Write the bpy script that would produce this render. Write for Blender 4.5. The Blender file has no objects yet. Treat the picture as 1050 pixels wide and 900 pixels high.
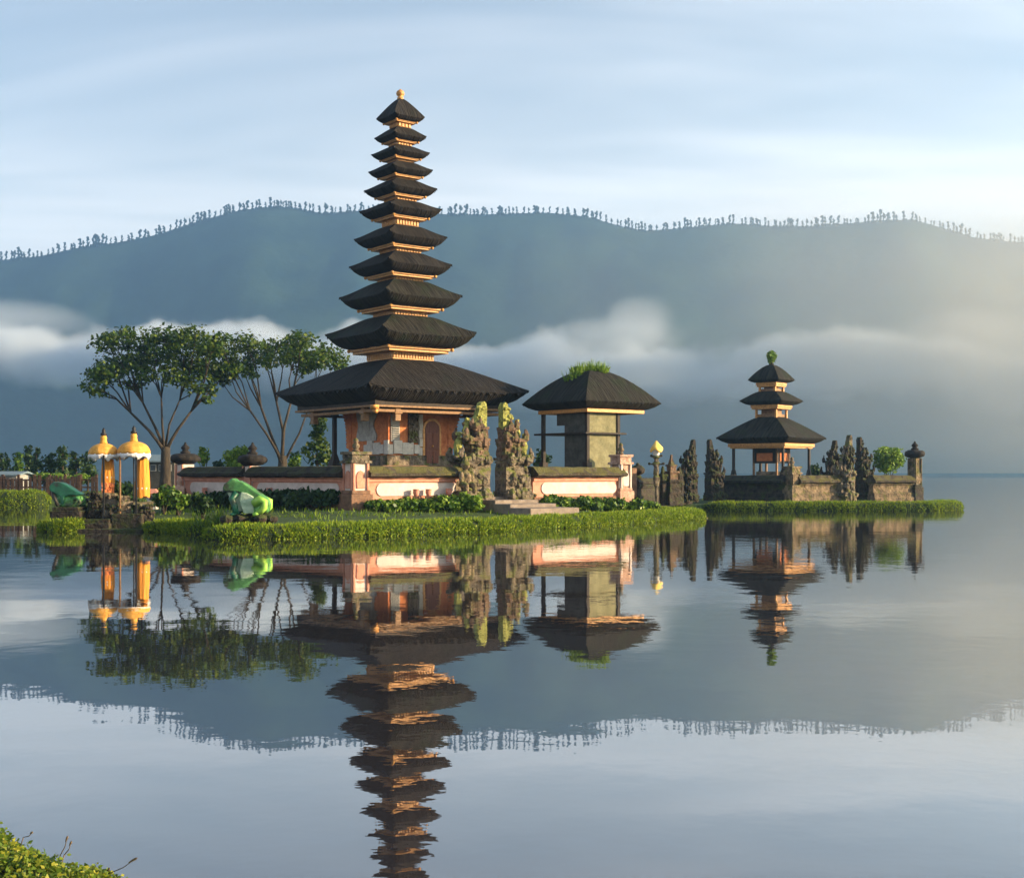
import bpy, bmesh, math, random
import numpy as np
from mathutils import Vector, Matrix, noise

R = math.radians
rng = random.Random(11)
nr = np.random.default_rng(5)
SC = bpy.context.scene
COL = SC.collection

# ---------------------------------------------------------------- camera, light, exposure
F, HC, HORIZON = 1300.0, 2.1, 485.0          # focal length in photo pixels, eye height, horizon row
cam = bpy.data.cameras.new('camera')
cam.lens = 36 * F / 1050
cam.shift_y = (HORIZON - 450) / 1050
cam.clip_start, cam.clip_end = 0.1, 9000
camo = bpy.data.objects.new('camera', cam)
camo.location = (0, 0, HC)
camo.rotation_euler = (R(90), 0, 0)
COL.objects.link(camo)
SC.camera = camo

SUN_EL, SUN_AZ = R(14), R(97)                # azimuth clockwise from +Y (the view direction)
world = bpy.data.worlds.new('World')
SC.world = world
world.use_nodes = True
wn, wl = world.node_tree.nodes, world.node_tree.links
wn.clear()
w_out = wn.new('ShaderNodeOutputWorld')
w_bg = wn.new('ShaderNodeBackground')
w_bg.inputs['Strength'].default_value = 0.066
w_sky = wn.new('ShaderNodeTexSky')
w_sky.sky_type = 'NISHITA'
w_sky.sun_disc = False
w_sky.sun_elevation = SUN_EL
w_sky.sun_rotation = SUN_AZ
w_sky.air_density, w_sky.dust_density, w_sky.ozone_density = 1.0, 2.0, 1.0
# thin cirrus: streaked noise on a plane high above, by direction
w_tc = wn.new('ShaderNodeTexCoord')
w_sep = wn.new('ShaderNodeSeparateXYZ')
wl.new(w_tc.outputs['Generated'], w_sep.inputs[0])
def wmath(op, a, b=None, clamp=False):
    n = wn.new('ShaderNodeMath'); n.operation = op; n.use_clamp = clamp
    for i, v in enumerate((a, b)):
        if v is None: continue
        if isinstance(v, (int, float)): n.inputs[i].default_value = v
        else: wl.new(v, n.inputs[i])
    return n.outputs[0]
zz = wmath('ADD', wmath('MAXIMUM', w_sep.outputs['Z'], 0.0), 0.12)
w_cmb = wn.new('ShaderNodeCombineXYZ')
wl.new(wmath('DIVIDE', w_sep.outputs['X'], zz), w_cmb.inputs[0])
wl.new(wmath('DIVIDE', w_sep.outputs['Y'], zz), w_cmb.inputs[1])
w_map = wn.new('ShaderNodeMapping')
w_map.inputs['Rotation'].default_value = (0, 0, R(14))
w_map.inputs['Scale'].default_value = (0.5, 1.15, 1)
w_map.inputs['Location'].default_value = (3.4, 1.3, 0)
wl.new(w_cmb.outputs[0], w_map.inputs[0])
w_nz = wn.new('ShaderNodeTexNoise')
w_nz.inputs['Scale'].default_value = 1.0
w_nz.inputs['Detail'].default_value = 4
w_nz.inputs['Roughness'].default_value = 0.55
w_nz.inputs['Distortion'].default_value = 0.5
wl.new(w_map.outputs[0], w_nz.inputs['Vector'])
w_rmp = wn.new('ShaderNodeMapRange')
w_rmp.interpolation_type = 'SMOOTHSTEP'
w_rmp.inputs['From Min'].default_value = 0.26
w_rmp.inputs['From Max'].default_value = 0.80
w_rmp.inputs['To Min'].default_value = 0.12
w_rmp.inputs['To Max'].default_value = 0.72
wl.new(w_nz.outputs['Fac'], w_rmp.inputs['Value'])
w_mix = wn.new('ShaderNodeMix'); w_mix.data_type = 'RGBA'
w_mix.inputs['B'].default_value = (8.8, 8.3, 7.9, 1)
w_low = wn.new('ShaderNodeMapRange'); w_low.interpolation_type = 'SMOOTHSTEP'   # the cirrus lies low, the zenith is clear
w_low.inputs['From Min'].default_value = 0.34; w_low.inputs['From Max'].default_value = 0.66
w_low.inputs['To Min'].default_value = 1.0; w_low.inputs['To Max'].default_value = 0.0
wl.new(w_sep.outputs['Z'], w_low.inputs['Value'])
wl.new(wmath('MULTIPLY', w_rmp.outputs['Result'], w_low.outputs['Result']), w_mix.inputs['Factor'])
wl.new(w_sky.outputs[0], w_mix.inputs['A'])
wl.new(w_mix.outputs['Result'], w_bg.inputs['Color'])
wl.new(w_bg.outputs[0], w_out.inputs['Surface'])

sun = bpy.data.lights.new('sun', 'SUN')
sun.energy = 5.0
sun.color = (1.0, 0.74, 0.44)
sun.angle = R(0.5)
suno = bpy.data.objects.new('sun', sun)
sdir = Vector((math.sin(SUN_AZ) * math.cos(SUN_EL), math.cos(SUN_AZ) * math.cos(SUN_EL), math.sin(SUN_EL)))
suno.rotation_euler = sdir.to_track_quat('Z', 'Y').to_euler()
suno.location = (60, 0, 60)
COL.objects.link(suno)

SC.view_settings.view_transform = 'Standard'
SC.view_settings.look = 'None'
SC.view_settings.gamma = 1
SC.view_settings.exposure = 1.78
SC.render.engine = 'CYCLES'
SC.cycles.use_denoising = True
SC.cycles.max_bounces = 6
SC.cycles.diffuse_bounces = 2
SC.cycles.glossy_bounces = 3
SC.cycles.transmission_bounces = 3
SC.cycles.transparent_max_bounces = 6
SC.cycles.volume_bounces = 2
SC.cycles.caustics_reflective = False
SC.cycles.caustics_refractive = False
SC.cycles.volume_step_rate = 0.11
HAZE_DENSITY = 0.00040
HAZE_G = 0.65
GLOW_DENSITY = 0.034

def X(px, d): return (px - 525) * d / F
def Z(py, d): return HC - (py - HORIZON) * d / F
def P(px, d): return (X(px, d), d)

# ---------------------------------------------------------------- mesh helpers
class MB:
    def __init__(s):
        s.v, s.f, s.uv = [], [], []
    def add(s, vs, fs, M=None, uvs=None):
        o = len(s.v)
        s.v += [tuple(M @ Vector(v)) for v in vs] if M else [tuple(v) for v in vs]
        s.f += [tuple(i + o for i in f) for f in fs]
        if uvs: s.uv += uvs
    def box(s, x0, x1, y0, y1, z0, z1, M=None, taper=1.0):
        cx, cy = (x0 + x1) / 2, (y0 + y1) / 2
        t = lambda x, y: (cx + (x - cx) * taper, cy + (y - cy) * taper)
        vs = [(x, y, z0) for x, y in ((x0, y0), (x1, y0), (x1, y1), (x0, y1))]
        vs += [(*t(x, y), z1) for x, y in ((x0, y0), (x1, y0), (x1, y1), (x0, y1))]
        s.add(vs, [(3, 2, 1, 0), (4, 5, 6, 7), (0, 1, 5, 4), (1, 2, 6, 5), (2, 3, 7, 6), (3, 0, 4, 7)], M)
        return s
    def sq(s, a, z0, z1, taper=1.0, cx=0, cy=0):
        return s.box(cx - a, cx + a, cy - a, cy + a, z0, z1, None, taper)
    def tube(s, pts, radii, n=7, caps=True):
        pts = [Vector(p) for p in pts]
        rings = []
        for i, p in enumerate(pts):
            t = (pts[min(i + 1, len(pts) - 1)] - pts[max(i - 1, 0)])
            t = t.normalized() if t.length > 1e-9 else Vector((0, 0, 1))
            a = t.cross(Vector((0.31, 0.95, 0.05)))
            if a.length < 0.05: a = t.cross(Vector((1, 0, 0)))
            a.normalize(); b = t.cross(a)
            r = radii[i] if hasattr(radii, '__len__') else radii
            rings.append([tuple(p + (a * math.cos(k * 2 * math.pi / n) + b * math.sin(k * 2 * math.pi / n)) * r) for k in range(n)])
        vs = [v for rg in rings for v in rg]
        fs = []
        for i in range(len(rings) - 1):
            for k in range(n):
                k2 = (k + 1) % n
                fs.append((i * n + k, i * n + k2, (i + 1) * n + k2, (i + 1) * n + k))
        if caps:
            fs.append(tuple(reversed(range(n))))
            fs.append(tuple((len(rings) - 1) * n + k for k in range(n)))
        s.add(vs, fs)
        return s
    def lathe(s, prof, n=16, c=(0, 0, 0), wob=0.0):
        vs, fs = [], []
        for r, z in prof:
            for k in range(n):
                a = k * 2 * math.pi / n
                rr = r * (1 + wob * math.sin(a * 5 + z * 7))
                vs.append((c[0] + rr * math.cos(a), c[1] + rr * math.sin(a), c[2] + z))
        for i in range(len(prof) - 1):
            for k in range(n):
                k2 = (k + 1) % n
                fs.append((i * n + k, i * n + k2, (i + 1) * n + k2, (i + 1) * n + k))
        fs.append(tuple(reversed(range(n))))
        fs.append(tuple((len(prof) - 1) * n + k for k in range(n)))
        s.add(vs, fs)
        return s
    def ball(s, c, r, n=12, m=8):
        r = r if hasattr(r, '__len__') else (r, r, r)
        vs, fs = [], []
        for i in range(m + 1):
            th = math.pi * (i + 0.02) / (m + 0.04)
            for k in range(n):
                a = k * 2 * math.pi / n
                vs.append((c[0] + r[0] * math.sin(th) * math.cos(a), c[1] + r[1] * math.sin(th) * math.sin(a), c[2] + r[2] * math.cos(th)))
        for i in range(m):
            for k in range(n):
                k2 = (k + 1) % n
                fs.append((i * n + k, (i + 1) * n + k, (i + 1) * n + k2, i * n + k2))
        fs.append(tuple(range(n))); fs.append(tuple(reversed([m * n + k for k in range(n)])))
        s.add(vs, fs)
        return s
    def prism(s, poly, fn0, fn1):
        """extrude a closed outline of (a, b) pairs between two mappings into 3D"""
        n = len(poly)
        vs = [fn0(*p) for p in poly] + [fn1(*p) for p in poly]
        fs = [tuple(range(n)), tuple(reversed(range(n, 2 * n)))]
        fs += [(k, n + k, n + (k + 1) % n, (k + 1) % n) for k in range(n)]
        s.add(vs, fs)
        return s

def link(name, me, mat, parent=None, smooth=False):
    o = bpy.data.objects.new(name, me)
    if mat: me.materials.append(mat)
    COL.objects.link(o)
    if parent: o.parent = parent
    if smooth:
        me.polygons.foreach_set('use_smooth', [True] * len(me.polygons))
    return o

def obj(name, mb, mat, parent=None, smooth=False, bevel=0.0, cuts=0, rough=0.0, rscale=3.0, auto=False):
    me = bpy.data.meshes.new(name)
    me.from_pydata(mb.v, [], mb.f)
    if mb.uv:
        uvl = me.uv_layers.new(name='UVMap')
        flat = [0.0] * (2 * len(me.loops))
        for li, l in enumerate(me.loops):
            flat[2 * li], flat[2 * li + 1] = mb.uv[l.vertex_index]
        uvl.data.foreach_set('uv', flat)
    bm = bmesh.new(); bm.from_mesh(me)
    bmesh.ops.recalc_face_normals(bm, faces=bm.faces)
    if cuts:
        bmesh.ops.subdivide_edges(bm, edges=bm.edges[:], cuts=cuts, use_grid_fill=True)
    if rough:
        bm.normal_update()
        off = {}
        for v in bm.verts:
            n1 = noise.fractal(v.co * rscale, 1.0, 2.0, 3)
            off[v] = v.normal * (n1 * rough)
        for v, d in off.items(): v.co += d
    bm.to_mesh(me); bm.free()
    o = link(name, me, mat, parent, smooth)
    if bevel:
        b = o.modifiers.new('bevel', 'BEVEL'); b.width = bevel; b.segments = 2; b.limit_method = 'ANGLE'; b.angle_limit = R(40)
    return o

def quads(name, V, mat, parent=None):
    """V: (n,4,3) array -> one mesh of n loose quads (leaves, blades)"""
    n = len(V)
    me = bpy.data.meshes.new(name)
    me.vertices.add(n * 4); me.vertices.foreach_set('co', V.reshape(-1).astype(np.float32))
    me.loops.add(n * 4); me.loops.foreach_set('vertex_index', np.arange(n * 4, dtype=np.int32))
    me.polygons.add(n); me.polygons.foreach_set('loop_start', np.arange(0, n * 4, 4, dtype=np.int32))
    me.update(calc_edges=True)
    return link(name, me, mat, parent)

def unit(v): return v / np.maximum(np.linalg.norm(v, axis=-1, keepdims=True), 1e-9)

def leaf_quads(C, N, size, aspect=1.7, jitter=0.8):
    """diamond leaves at C with normals roughly N"""
    n = len(C)
    N = unit(N + nr.normal(0, jitter, (n, 3)))
    T = unit(np.cross(N, unit(nr.normal(0, 1, (n, 3)))))
    B = np.cross(N, T)
    s = (size * nr.uniform(0.65, 1.3, n))[:, None]
    a, b = T * s * aspect / 2, B * s / 2
    return np.stack([C - a, C - a * 0.1 + b, C + a, C - a * 0.1 - b], 1)

def blade_quads(C, D, w, l):
    """grass blades rooted at C growing along D"""
    n = len(C)
    side = unit(np.cross(D, unit(nr.normal(0, 1, (n, 3)))))
    ll = (l * nr.uniform(0.55, 1.35, n))[:, None]; ww = (w * nr.uniform(0.7, 1.3, n))[:, None] / 2
    tip = C + D * ll
    return np.stack([C - side * ww, C + side * ww, tip + side * ww * 0.35, tip - side * ww * 0.35], 1)

def clump_points(cs, n_per, shell=0.55):
    """points through a list of (centre, (rx,ry,rz)) ellipsoids, denser near the outside; returns points and outward normals"""
    pts, nrm = [], []
    for c, r in cs:
        k = max(6, int(n_per * (r[0] * r[2]) ))
        d = unit(nr.normal(0, 1, (k, 3)))
        rad = nr.uniform(shell ** 3, 1, k) ** (1 / 3)
        bump = 1 + 0.22 * np.sin(d[:, 0] * 9 + c[0] * 5) * np.sin(d[:, 2] * 8 + c[2] * 3) + nr.normal(0, 0.07, k)
        p = d * (rad * bump)[:, None] * np.array(r)
        pts.append(p + np.array(c)); nrm.append(d)
    return np.concatenate(pts), np.concatenate(nrm)

def thing(name, label, cat, loc=(0, 0, 0), rz=0, group=None):
    o = bpy.data.objects.new(name, None)
    COL.objects.link(o)
    o.empty_display_size = 0.3
    o.location = loc; o.rotation_euler = (0, 0, rz)
    return tag(o, label, cat, group)
def tag(o, label, cat, group=None):
    o['label'] = label; o['category'] = cat
    if group: o['group'] = group
    return o
def kind(o, k):
    o['kind'] = k
    return o
def dup(root, loc, rz, label, scale=1.0, group=None):
    r = root.copy(); COL.objects.link(r)
    r.location = loc; r.rotation_euler = (0, 0, rz); r.scale = (scale,) * 3
    r['label'] = label
    if group: r['group'] = group
    for ch in list(root.children):
        c = ch.copy(); COL.objects.link(c); c.parent = r
        for g in ch.children:
            q = g.copy(); COL.objects.link(q); q.parent = c
    return r

# ---------------------------------------------------------------- materials
def new_mat(name):
    m = bpy.data.materials.new(name); m.use_nodes = True
    nt = m.node_tree
    return m, nt.nodes, nt.links, nt.nodes['Principled BSDF']

def noisy(name, c1, c2, scale=4.0, rough=0.8, bump=0.3, bscale=None, moss=None, moss_amt=0.5, spec=0.3, bdist=0.05, up_moss=True, stretch=None, streak=None):
    m, N, L, bs = new_mat(name)
    tc = N.new('ShaderNodeTexCoord')
    vec = tc.outputs['Object']
    if stretch:
        mp = N.new('ShaderNodeMapping'); mp.inputs['Scale'].default_value = stretch
        L.new(vec, mp.inputs[0]); vec = mp.outputs[0]
    nz = N.new('ShaderNodeTexNoise'); nz.inputs['Scale'].default_value = scale; nz.inputs['Detail'].default_value = 8; nz.inputs['Roughness'].default_value = 0.65
    L.new(vec, nz.inputs['Vector'])
    rp = N.new('ShaderNodeValToRGB')
    rp.color_ramp.elements[0].position = 0.34; rp.color_ramp.elements[1].position = 0.68
    rp.color_ramp.elements[0].color = (*c1, 1); rp.color_ramp.elements[1].color = (*c2, 1)
    L.new(nz.outputs['Fac'], rp.inputs[0])
    col = rp.outputs[0]
    if moss:
        n2 = N.new('ShaderNodeTexNoise'); n2.inputs['Scale'].default_value = 2.3; n2.inputs['Detail'].default_value = 6
        L.new(tc.outputs['Object'], n2.inputs['Vector'])
        f = n2.outputs['Fac']
        mr = N.new('ShaderNodeMapRange'); mr.inputs['From Min'].default_value = 0.62 - moss_amt * 0.3; mr.inputs['From Max'].default_value = 0.72 - moss_amt * 0.2
        if up_moss:
            ge = N.new('ShaderNodeNewGeometry'); sp = N.new('ShaderNodeSeparateXYZ'); L.new(ge.outputs['Normal'], sp.inputs[0])
            mu = N.new('ShaderNodeMath'); mu.operation = 'MULTIPLY_ADD'; mu.inputs[1].default_value = 0.22
            L.new(sp.outputs['Z'], mu.inputs[0]); L.new(f, mu.inputs[2]); f = mu.outputs[0]
        L.new(f, mr.inputs['Value'])
        mx = N.new('ShaderNodeMix'); mx.data_type = 'RGBA'; mx.inputs['B'].default_value = (*moss, 1)
        L.new(mr.outputs['Result'], mx.inputs['Factor']); L.new(col, mx.inputs['A']); col = mx.outputs['Result']
    L.new(col, bs.inputs['Base Color'])
    bs.inputs['Roughness'].default_value = rough
    bs.inputs['Specular IOR Level'].default_value = spec
    if bump:
        n3 = N.new('ShaderNodeTexNoise'); n3.inputs['Scale'].default_value = bscale or scale * 3; n3.inputs['Detail'].default_value = 6
        L.new(vec, n3.inputs['Vector'])
        b = N.new('ShaderNodeBump'); b.inputs['Strength'].default_value = bump; b.inputs['Distance'].default_value = bdist
        L.new(n3.outputs['Fac'], b.inputs['Height']); L.new(b.outputs[0], bs.inputs['Normal'])
    return m

def leafy(name, cols, transl=0.3, rough=0.55):
    m, N, L, bs = new_mat(name)
    ge = N.new('ShaderNodeNewGeometry')
    rp = N.new('ShaderNodeValToRGB')
    els = rp.color_ramp.elements
    while len(els) < len(cols): els.new(0.5)
    for i, c in enumerate(cols):
        els[i].position = i / (len(cols) - 1); els[i].color = (*c, 1)
    L.new(ge.outputs['Random Per Island'], rp.inputs[0])
    L.new(rp.outputs[0], bs.inputs['Base Color'])
    bs.inputs['Roughness'].default_value = rough
    bs.inputs['Specular IOR Level'].default_value = 0.25
    tr = N.new('ShaderNodeBsdfTranslucent'); L.new(rp.outputs[0], tr.inputs['Color'])
    mx = N.new('ShaderNodeMixShader'); mx.inputs[0].default_value = transl
    L.new(bs.outputs[0], mx.inputs[1]); L.new(tr.outputs[0], mx.inputs[2])
    L.new(mx.outputs[0], N['Material Output'].inputs['Surface'])
    return m

def thatch(name, c1, c2, moss=None, amt=0.5):
    m, N, L, bs = new_mat(name)
    uv = N.new('ShaderNodeUVMap')
    mp = N.new('ShaderNodeMapping'); mp.inputs['Scale'].default_value = (5.0, 0.35, 1); L.new(uv.outputs[0], mp.inputs[0])
    nz = N.new('ShaderNodeTexNoise'); nz.inputs['Scale'].default_value = 1.6; nz.inputs['Detail'].default_value = 7; nz.inputs['Roughness'].default_value = 0.7
    L.new(mp.outputs[0], nz.inputs['Vector'])
    rp = N.new('ShaderNodeValToRGB'); rp.color_ramp.elements[0].position = 0.35; rp.color_ramp.elements[1].position = 0.72
    rp.color_ramp.elements[0].color = (*c1, 1); rp.color_ramp.elements[1].color = (*c2, 1)
    L.new(nz.outputs['Fac'], rp.inputs[0]); col = rp.outputs[0]
    if moss:
        tc = N.new('ShaderNodeTexCoord')
        n2 = N.new('ShaderNodeTexNoise'); n2.inputs['Scale'].default_value = 0.8; n2.inputs['Detail'].default_value = 7; n2.inputs['Roughness'].default_value = 0.6
        L.new(tc.outputs['Object'], n2.inputs['Vector'])
        mr = N.new('ShaderNodeMapRange'); mr.inputs['From Min'].default_value = 0.7 - amt * 0.3; mr.inputs['From Max'].default_value = 0.85 - amt * 0.25; mr.inputs['To Max'].default_value = 0.85
        L.new(n2.outputs['Fac'], mr.inputs['Value'])
        mx = N.new('ShaderNodeMix'); mx.data_type = 'RGBA'; mx.inputs['B'].default_value = (*moss, 1)
        L.new(mr.outputs['Result'], mx.inputs['Factor']); L.new(col, mx.inputs['A']); col = mx.outputs['Result']
    L.new(col, bs.inputs['Base Color'])
    bs.inputs['Roughness'].default_value = 0.8; bs.inputs['Specular IOR Level'].default_value = 0.12
    n3 = N.new('ShaderNodeTexNoise'); n3.inputs['Scale'].default_value = 3.2; n3.inputs['Detail'].default_value = 4
    L.new(mp.outputs[0], n3.inputs['Vector'])
    b = N.new('ShaderNodeBump'); b.inputs['Strength'].default_value = 1.0; b.inputs['Distance'].default_value = 0.16
    L.new(n3.outputs['Fac'], b.inputs['Height']); L.new(b.outputs[0], bs.inputs['Normal'])
    return m

M = {}
M['thatch'] = thatch('black_palm_thatch', (0.003, 0.003, 0.003), (0.048, 0.040, 0.032), (0.012, 0.018, 0.009), 0.35)
M['thatch_moss'] = thatch('mossy_thatch', (0.004, 0.004, 0.003), (0.052, 0.046, 0.034), (0.018, 0.030, 0.010), 0.6)
M['gold'] = noisy('gilded_wood', (0.40, 0.17, 0.04), (0.74, 0.38, 0.10), 9, 0.5, 0.5, 22, spec=0.5, bdist=0.03)
M['gold_dark'] = noisy('brown_beam_wood', (0.16, 0.085, 0.04), (0.34, 0.19, 0.085), 7, 0.6, 0.4, 20, bdist=0.02)
M['wood_dark'] = noisy('dark_wood', (0.018, 0.013, 0.010), (0.045, 0.032, 0.022), 6, 0.7, 0.3, stretch=(1, 1, 0.2))
M['door'] = noisy('red_brown_door_wood', (0.085, 0.022, 0.012), (0.2, 0.06, 0.026), 7, 0.5, 0.4, stretch=(2.5, 2.5, 0.25))
M['brick'] = noisy('orange_brick', (0.42, 0.12, 0.04), (0.68, 0.24, 0.085), 5, 0.8, 0.4, 14)
M['plaster'] = noisy('grey_plaster', (0.28, 0.26, 0.24), (0.46, 0.43, 0.39), 4, 0.85, 0.25, 12)
M['pale_block'] = noisy('pale_stone_block', (0.40, 0.37, 0.33), (0.62, 0.57, 0.50), 5, 0.8, 0.25, 14)
M['salmon'] = noisy('salmon_render', (0.48, 0.20, 0.13), (0.66, 0.31, 0.21), 4, 0.8, 0.2, 12)
M['panel'] = noisy('pale_pink_render', (0.52, 0.43, 0.38), (0.70, 0.59, 0.53), 2.2, 0.75, 0.12, 10)
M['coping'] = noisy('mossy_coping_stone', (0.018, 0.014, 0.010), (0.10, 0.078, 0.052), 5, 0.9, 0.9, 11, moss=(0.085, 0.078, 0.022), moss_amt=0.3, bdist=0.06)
M['base'] = noisy('brown_base_stone', (0.12, 0.07, 0.045), (0.27, 0.15, 0.09), 5, 0.9, 0.5, 12)
M['stone'] = noisy('carved_volcanic_stone', (0.011, 0.009, 0.008), (0.29, 0.23, 0.16), 3.2, 0.9, 1.0, 8, moss=(0.10, 0.11, 0.022), moss_amt=0.3, bdist=0.1)
M['stone_red'] = noisy('reddish_carved_stone', (0.030, 0.020, 0.015), (0.25, 0.155, 0.10), 3.2, 0.9, 0.8, 9, moss=(0.09, 0.085, 0.03), moss_amt=0.35, bdist=0.08)
M['stone_lime'] = noisy('lichen_stone', (0.06, 0.065, 0.02), (0.44, 0.44, 0.11), 5, 0.9, 0.8, 12, bdist=0.07)
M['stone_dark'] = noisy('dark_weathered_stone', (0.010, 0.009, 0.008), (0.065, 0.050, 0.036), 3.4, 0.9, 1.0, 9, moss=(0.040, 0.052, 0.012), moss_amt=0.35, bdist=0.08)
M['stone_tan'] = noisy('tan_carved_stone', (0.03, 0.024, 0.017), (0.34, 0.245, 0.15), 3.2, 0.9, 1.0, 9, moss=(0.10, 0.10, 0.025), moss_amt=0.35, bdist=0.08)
M['pink_stone'] = noisy('pink_weathered_stone', (0.26, 0.14, 0.10), (0.58, 0.38, 0.28), 6, 0.85, 0.6, 12, bdist=0.04)
M['paving'] = noisy('path_stone', (0.16, 0.125, 0.10), (0.30, 0.24, 0.19), 3, 0.85, 0.3, 10)
M['soil'] = noisy('lawn_ground', (0.022, 0.040, 0.010), (0.060, 0.105, 0.018), 2.5, 0.95, 0.8, 14, bdist=0.08)
M['hedge_core'] = noisy('hedge_inside', (0.010, 0.018, 0.005), (0.03, 0.05, 0.012), 8, 0.95, 0.6, 20)
M['bark'] = noisy('tree_bark', (0.016, 0.013, 0.009), (0.075, 0.056, 0.036), 5, 0.9, 0.6, 12, stretch=(1, 1, 0.35))
M['hedge'] = leafy('hedge_blades', [(0.05, 0.105, 0.006), (0.13, 0.22, 0.010), (0.22, 0.31, 0.013), (0.32, 0.37, 0.02)], 0.4)
M['grass'] = leafy('bank_grass', [(0.05, 0.10, 0.008), (0.12, 0.20, 0.014), (0.20, 0.28, 0.02)], 0.3)
M['leaf'] = leafy('tree_leaves', [(0.010, 0.030, 0.003), (0.028, 0.066, 0.005), (0.060, 0.115, 0.008), (0.13, 0.17, 0.015)], 0.35)
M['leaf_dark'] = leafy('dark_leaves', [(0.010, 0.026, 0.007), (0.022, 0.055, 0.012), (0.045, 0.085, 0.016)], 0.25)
M['leaf_lime'] = leafy('lime_leaves', [(0.06, 0.13, 0.012), (0.14, 0.25, 0.02), (0.28, 0.38, 0.05)], 0.35)
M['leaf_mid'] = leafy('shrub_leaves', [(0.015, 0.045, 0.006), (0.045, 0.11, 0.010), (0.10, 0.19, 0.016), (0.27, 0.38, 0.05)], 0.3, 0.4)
M['leaf_fore'] = leafy('bank_plant_leaves', [(0.035, 0.07, 0.006), (0.09, 0.155, 0.012), (0.16, 0.22, 0.018), (0.33, 0.31, 0.03)], 0.35, 0.45)
M['twig'] = noisy('dry_twig', (0.10, 0.07, 0.04), (0.26, 0.18, 0.10), 20, 0.9, 0.3)
M['yellow'] = noisy('orange_yellow_cloth', (0.58, 0.25, 0.03), (0.80, 0.42, 0.08), 6, 0.65, 0.3, 16)
M['orange'] = noisy('saffron_cloth', (0.60, 0.21, 0.02), (0.80, 0.34, 0.04), 4, 0.7, 0.5, 10, stretch=(3, 3, 0.4))
M['white_cloth'] = noisy('white_fringe_cloth', (0.62, 0.60, 0.57), (0.82, 0.80, 0.77), 8, 0.8, 0.4, 20)
M['flame'] = noisy('pale_yellow_cloth', (0.70, 0.42, 0.06), (0.85, 0.66, 0.22), 8, 0.7, 0.4, 18)
M['frog'] = noisy('green_painted_concrete', (0.035, 0.15, 0.035), (0.13, 0.36, 0.10), 3.5, 0.5, 0.4, 16, spec=0.4, moss=(0.035, 0.045, 0.02), moss_amt=0.35, up_moss=False)
M['coping_dark'] = noisy('dark_shaded_coping_stone', (0.008, 0.007, 0.006), (0.05, 0.038, 0.028), 5, 0.9, 0.9, 11, moss=(0.035, 0.034, 0.012), moss_amt=0.2, bdist=0.06)  # darker copy of the coping: shade on the left wall put into its colour
M['frog_dark'] = noisy('dark_green_paint', (0.006, 0.06, 0.032), (0.018, 0.15, 0.075), 4, 0.4, 0.3, 14, spec=0.4, moss=(0.02, 0.03, 0.018), moss_amt=0.35, up_moss=False)
M['frog_pale'] = noisy('pale_green_paint', (0.22, 0.34, 0.21), (0.54, 0.64, 0.48), 3.5, 0.6, 0.3, 14)
M['frog_lime'] = noisy('lime_paint', (0.22, 0.50, 0.05), (0.42, 0.66, 0.12), 5, 0.45, 0.15, 14)
M['fibre'] = leafy('palm_fibre_ends', [(0.004, 0.004, 0.003), (0.014, 0.012, 0.010), (0.035, 0.030, 0.024)], 0.1, 0.8)
M['cap_dark'] = noisy('dark_cap_stone', (0.006, 0.006, 0.006), (0.035, 0.028, 0.022), 5, 0.9, 0.8, 12)  # near-black mottled stone for the broad caps and their finials
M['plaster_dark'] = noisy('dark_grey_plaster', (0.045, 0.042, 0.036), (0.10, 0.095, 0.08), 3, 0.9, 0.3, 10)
M['black'] = noisy('black_paint', (0.008, 0.008, 0.008), (0.025, 0.024, 0.022), 6, 0.5, 0.2)
M['pot'] = noisy('terracotta_pink', (0.50, 0.19, 0.13), (0.66, 0.31, 0.22), 8, 0.8, 0.3)
M['white_wall'] = noisy('white_house_wall', (0.26, 0.26, 0.25), (0.38, 0.38, 0.37), 3, 0.85, 0.2)
M['blue_roof'] = noisy('blue_grey_roof', (0.10, 0.15, 0.18), (0.20, 0.26, 0.29), 5, 0.6, 0.3, stretch=(8, 1, 1))
M['glass'] = noisy('dark_window_glass', (0.02, 0.03, 0.04), (0.06, 0.08, 0.10), 3, 0.1, 0)
M['fence'] = noisy('brown_fence_wood', (0.04, 0.022, 0.014), (0.13, 0.075, 0.045), 6, 0.9, 0.5, 16)
M['yellow_plaster'] = noisy('yellow_green_plaster', (0.13, 0.125, 0.065), (0.26, 0.24, 0.13), 3, 0.85, 0.3, 10)
M['hill'] = noisy('forested_slope', (0.004, 0.012, 0.010), (0.026, 0.046, 0.024), 0.013, 0.95, 0.35, 0.08, bdist=3.0, spec=0.0)
M['ridge_tree'] = noisy('far_tree_dark', (0.005, 0.009, 0.007), (0.014, 0.021, 0.012), 1, 0.95, 0, spec=0.1)

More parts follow.
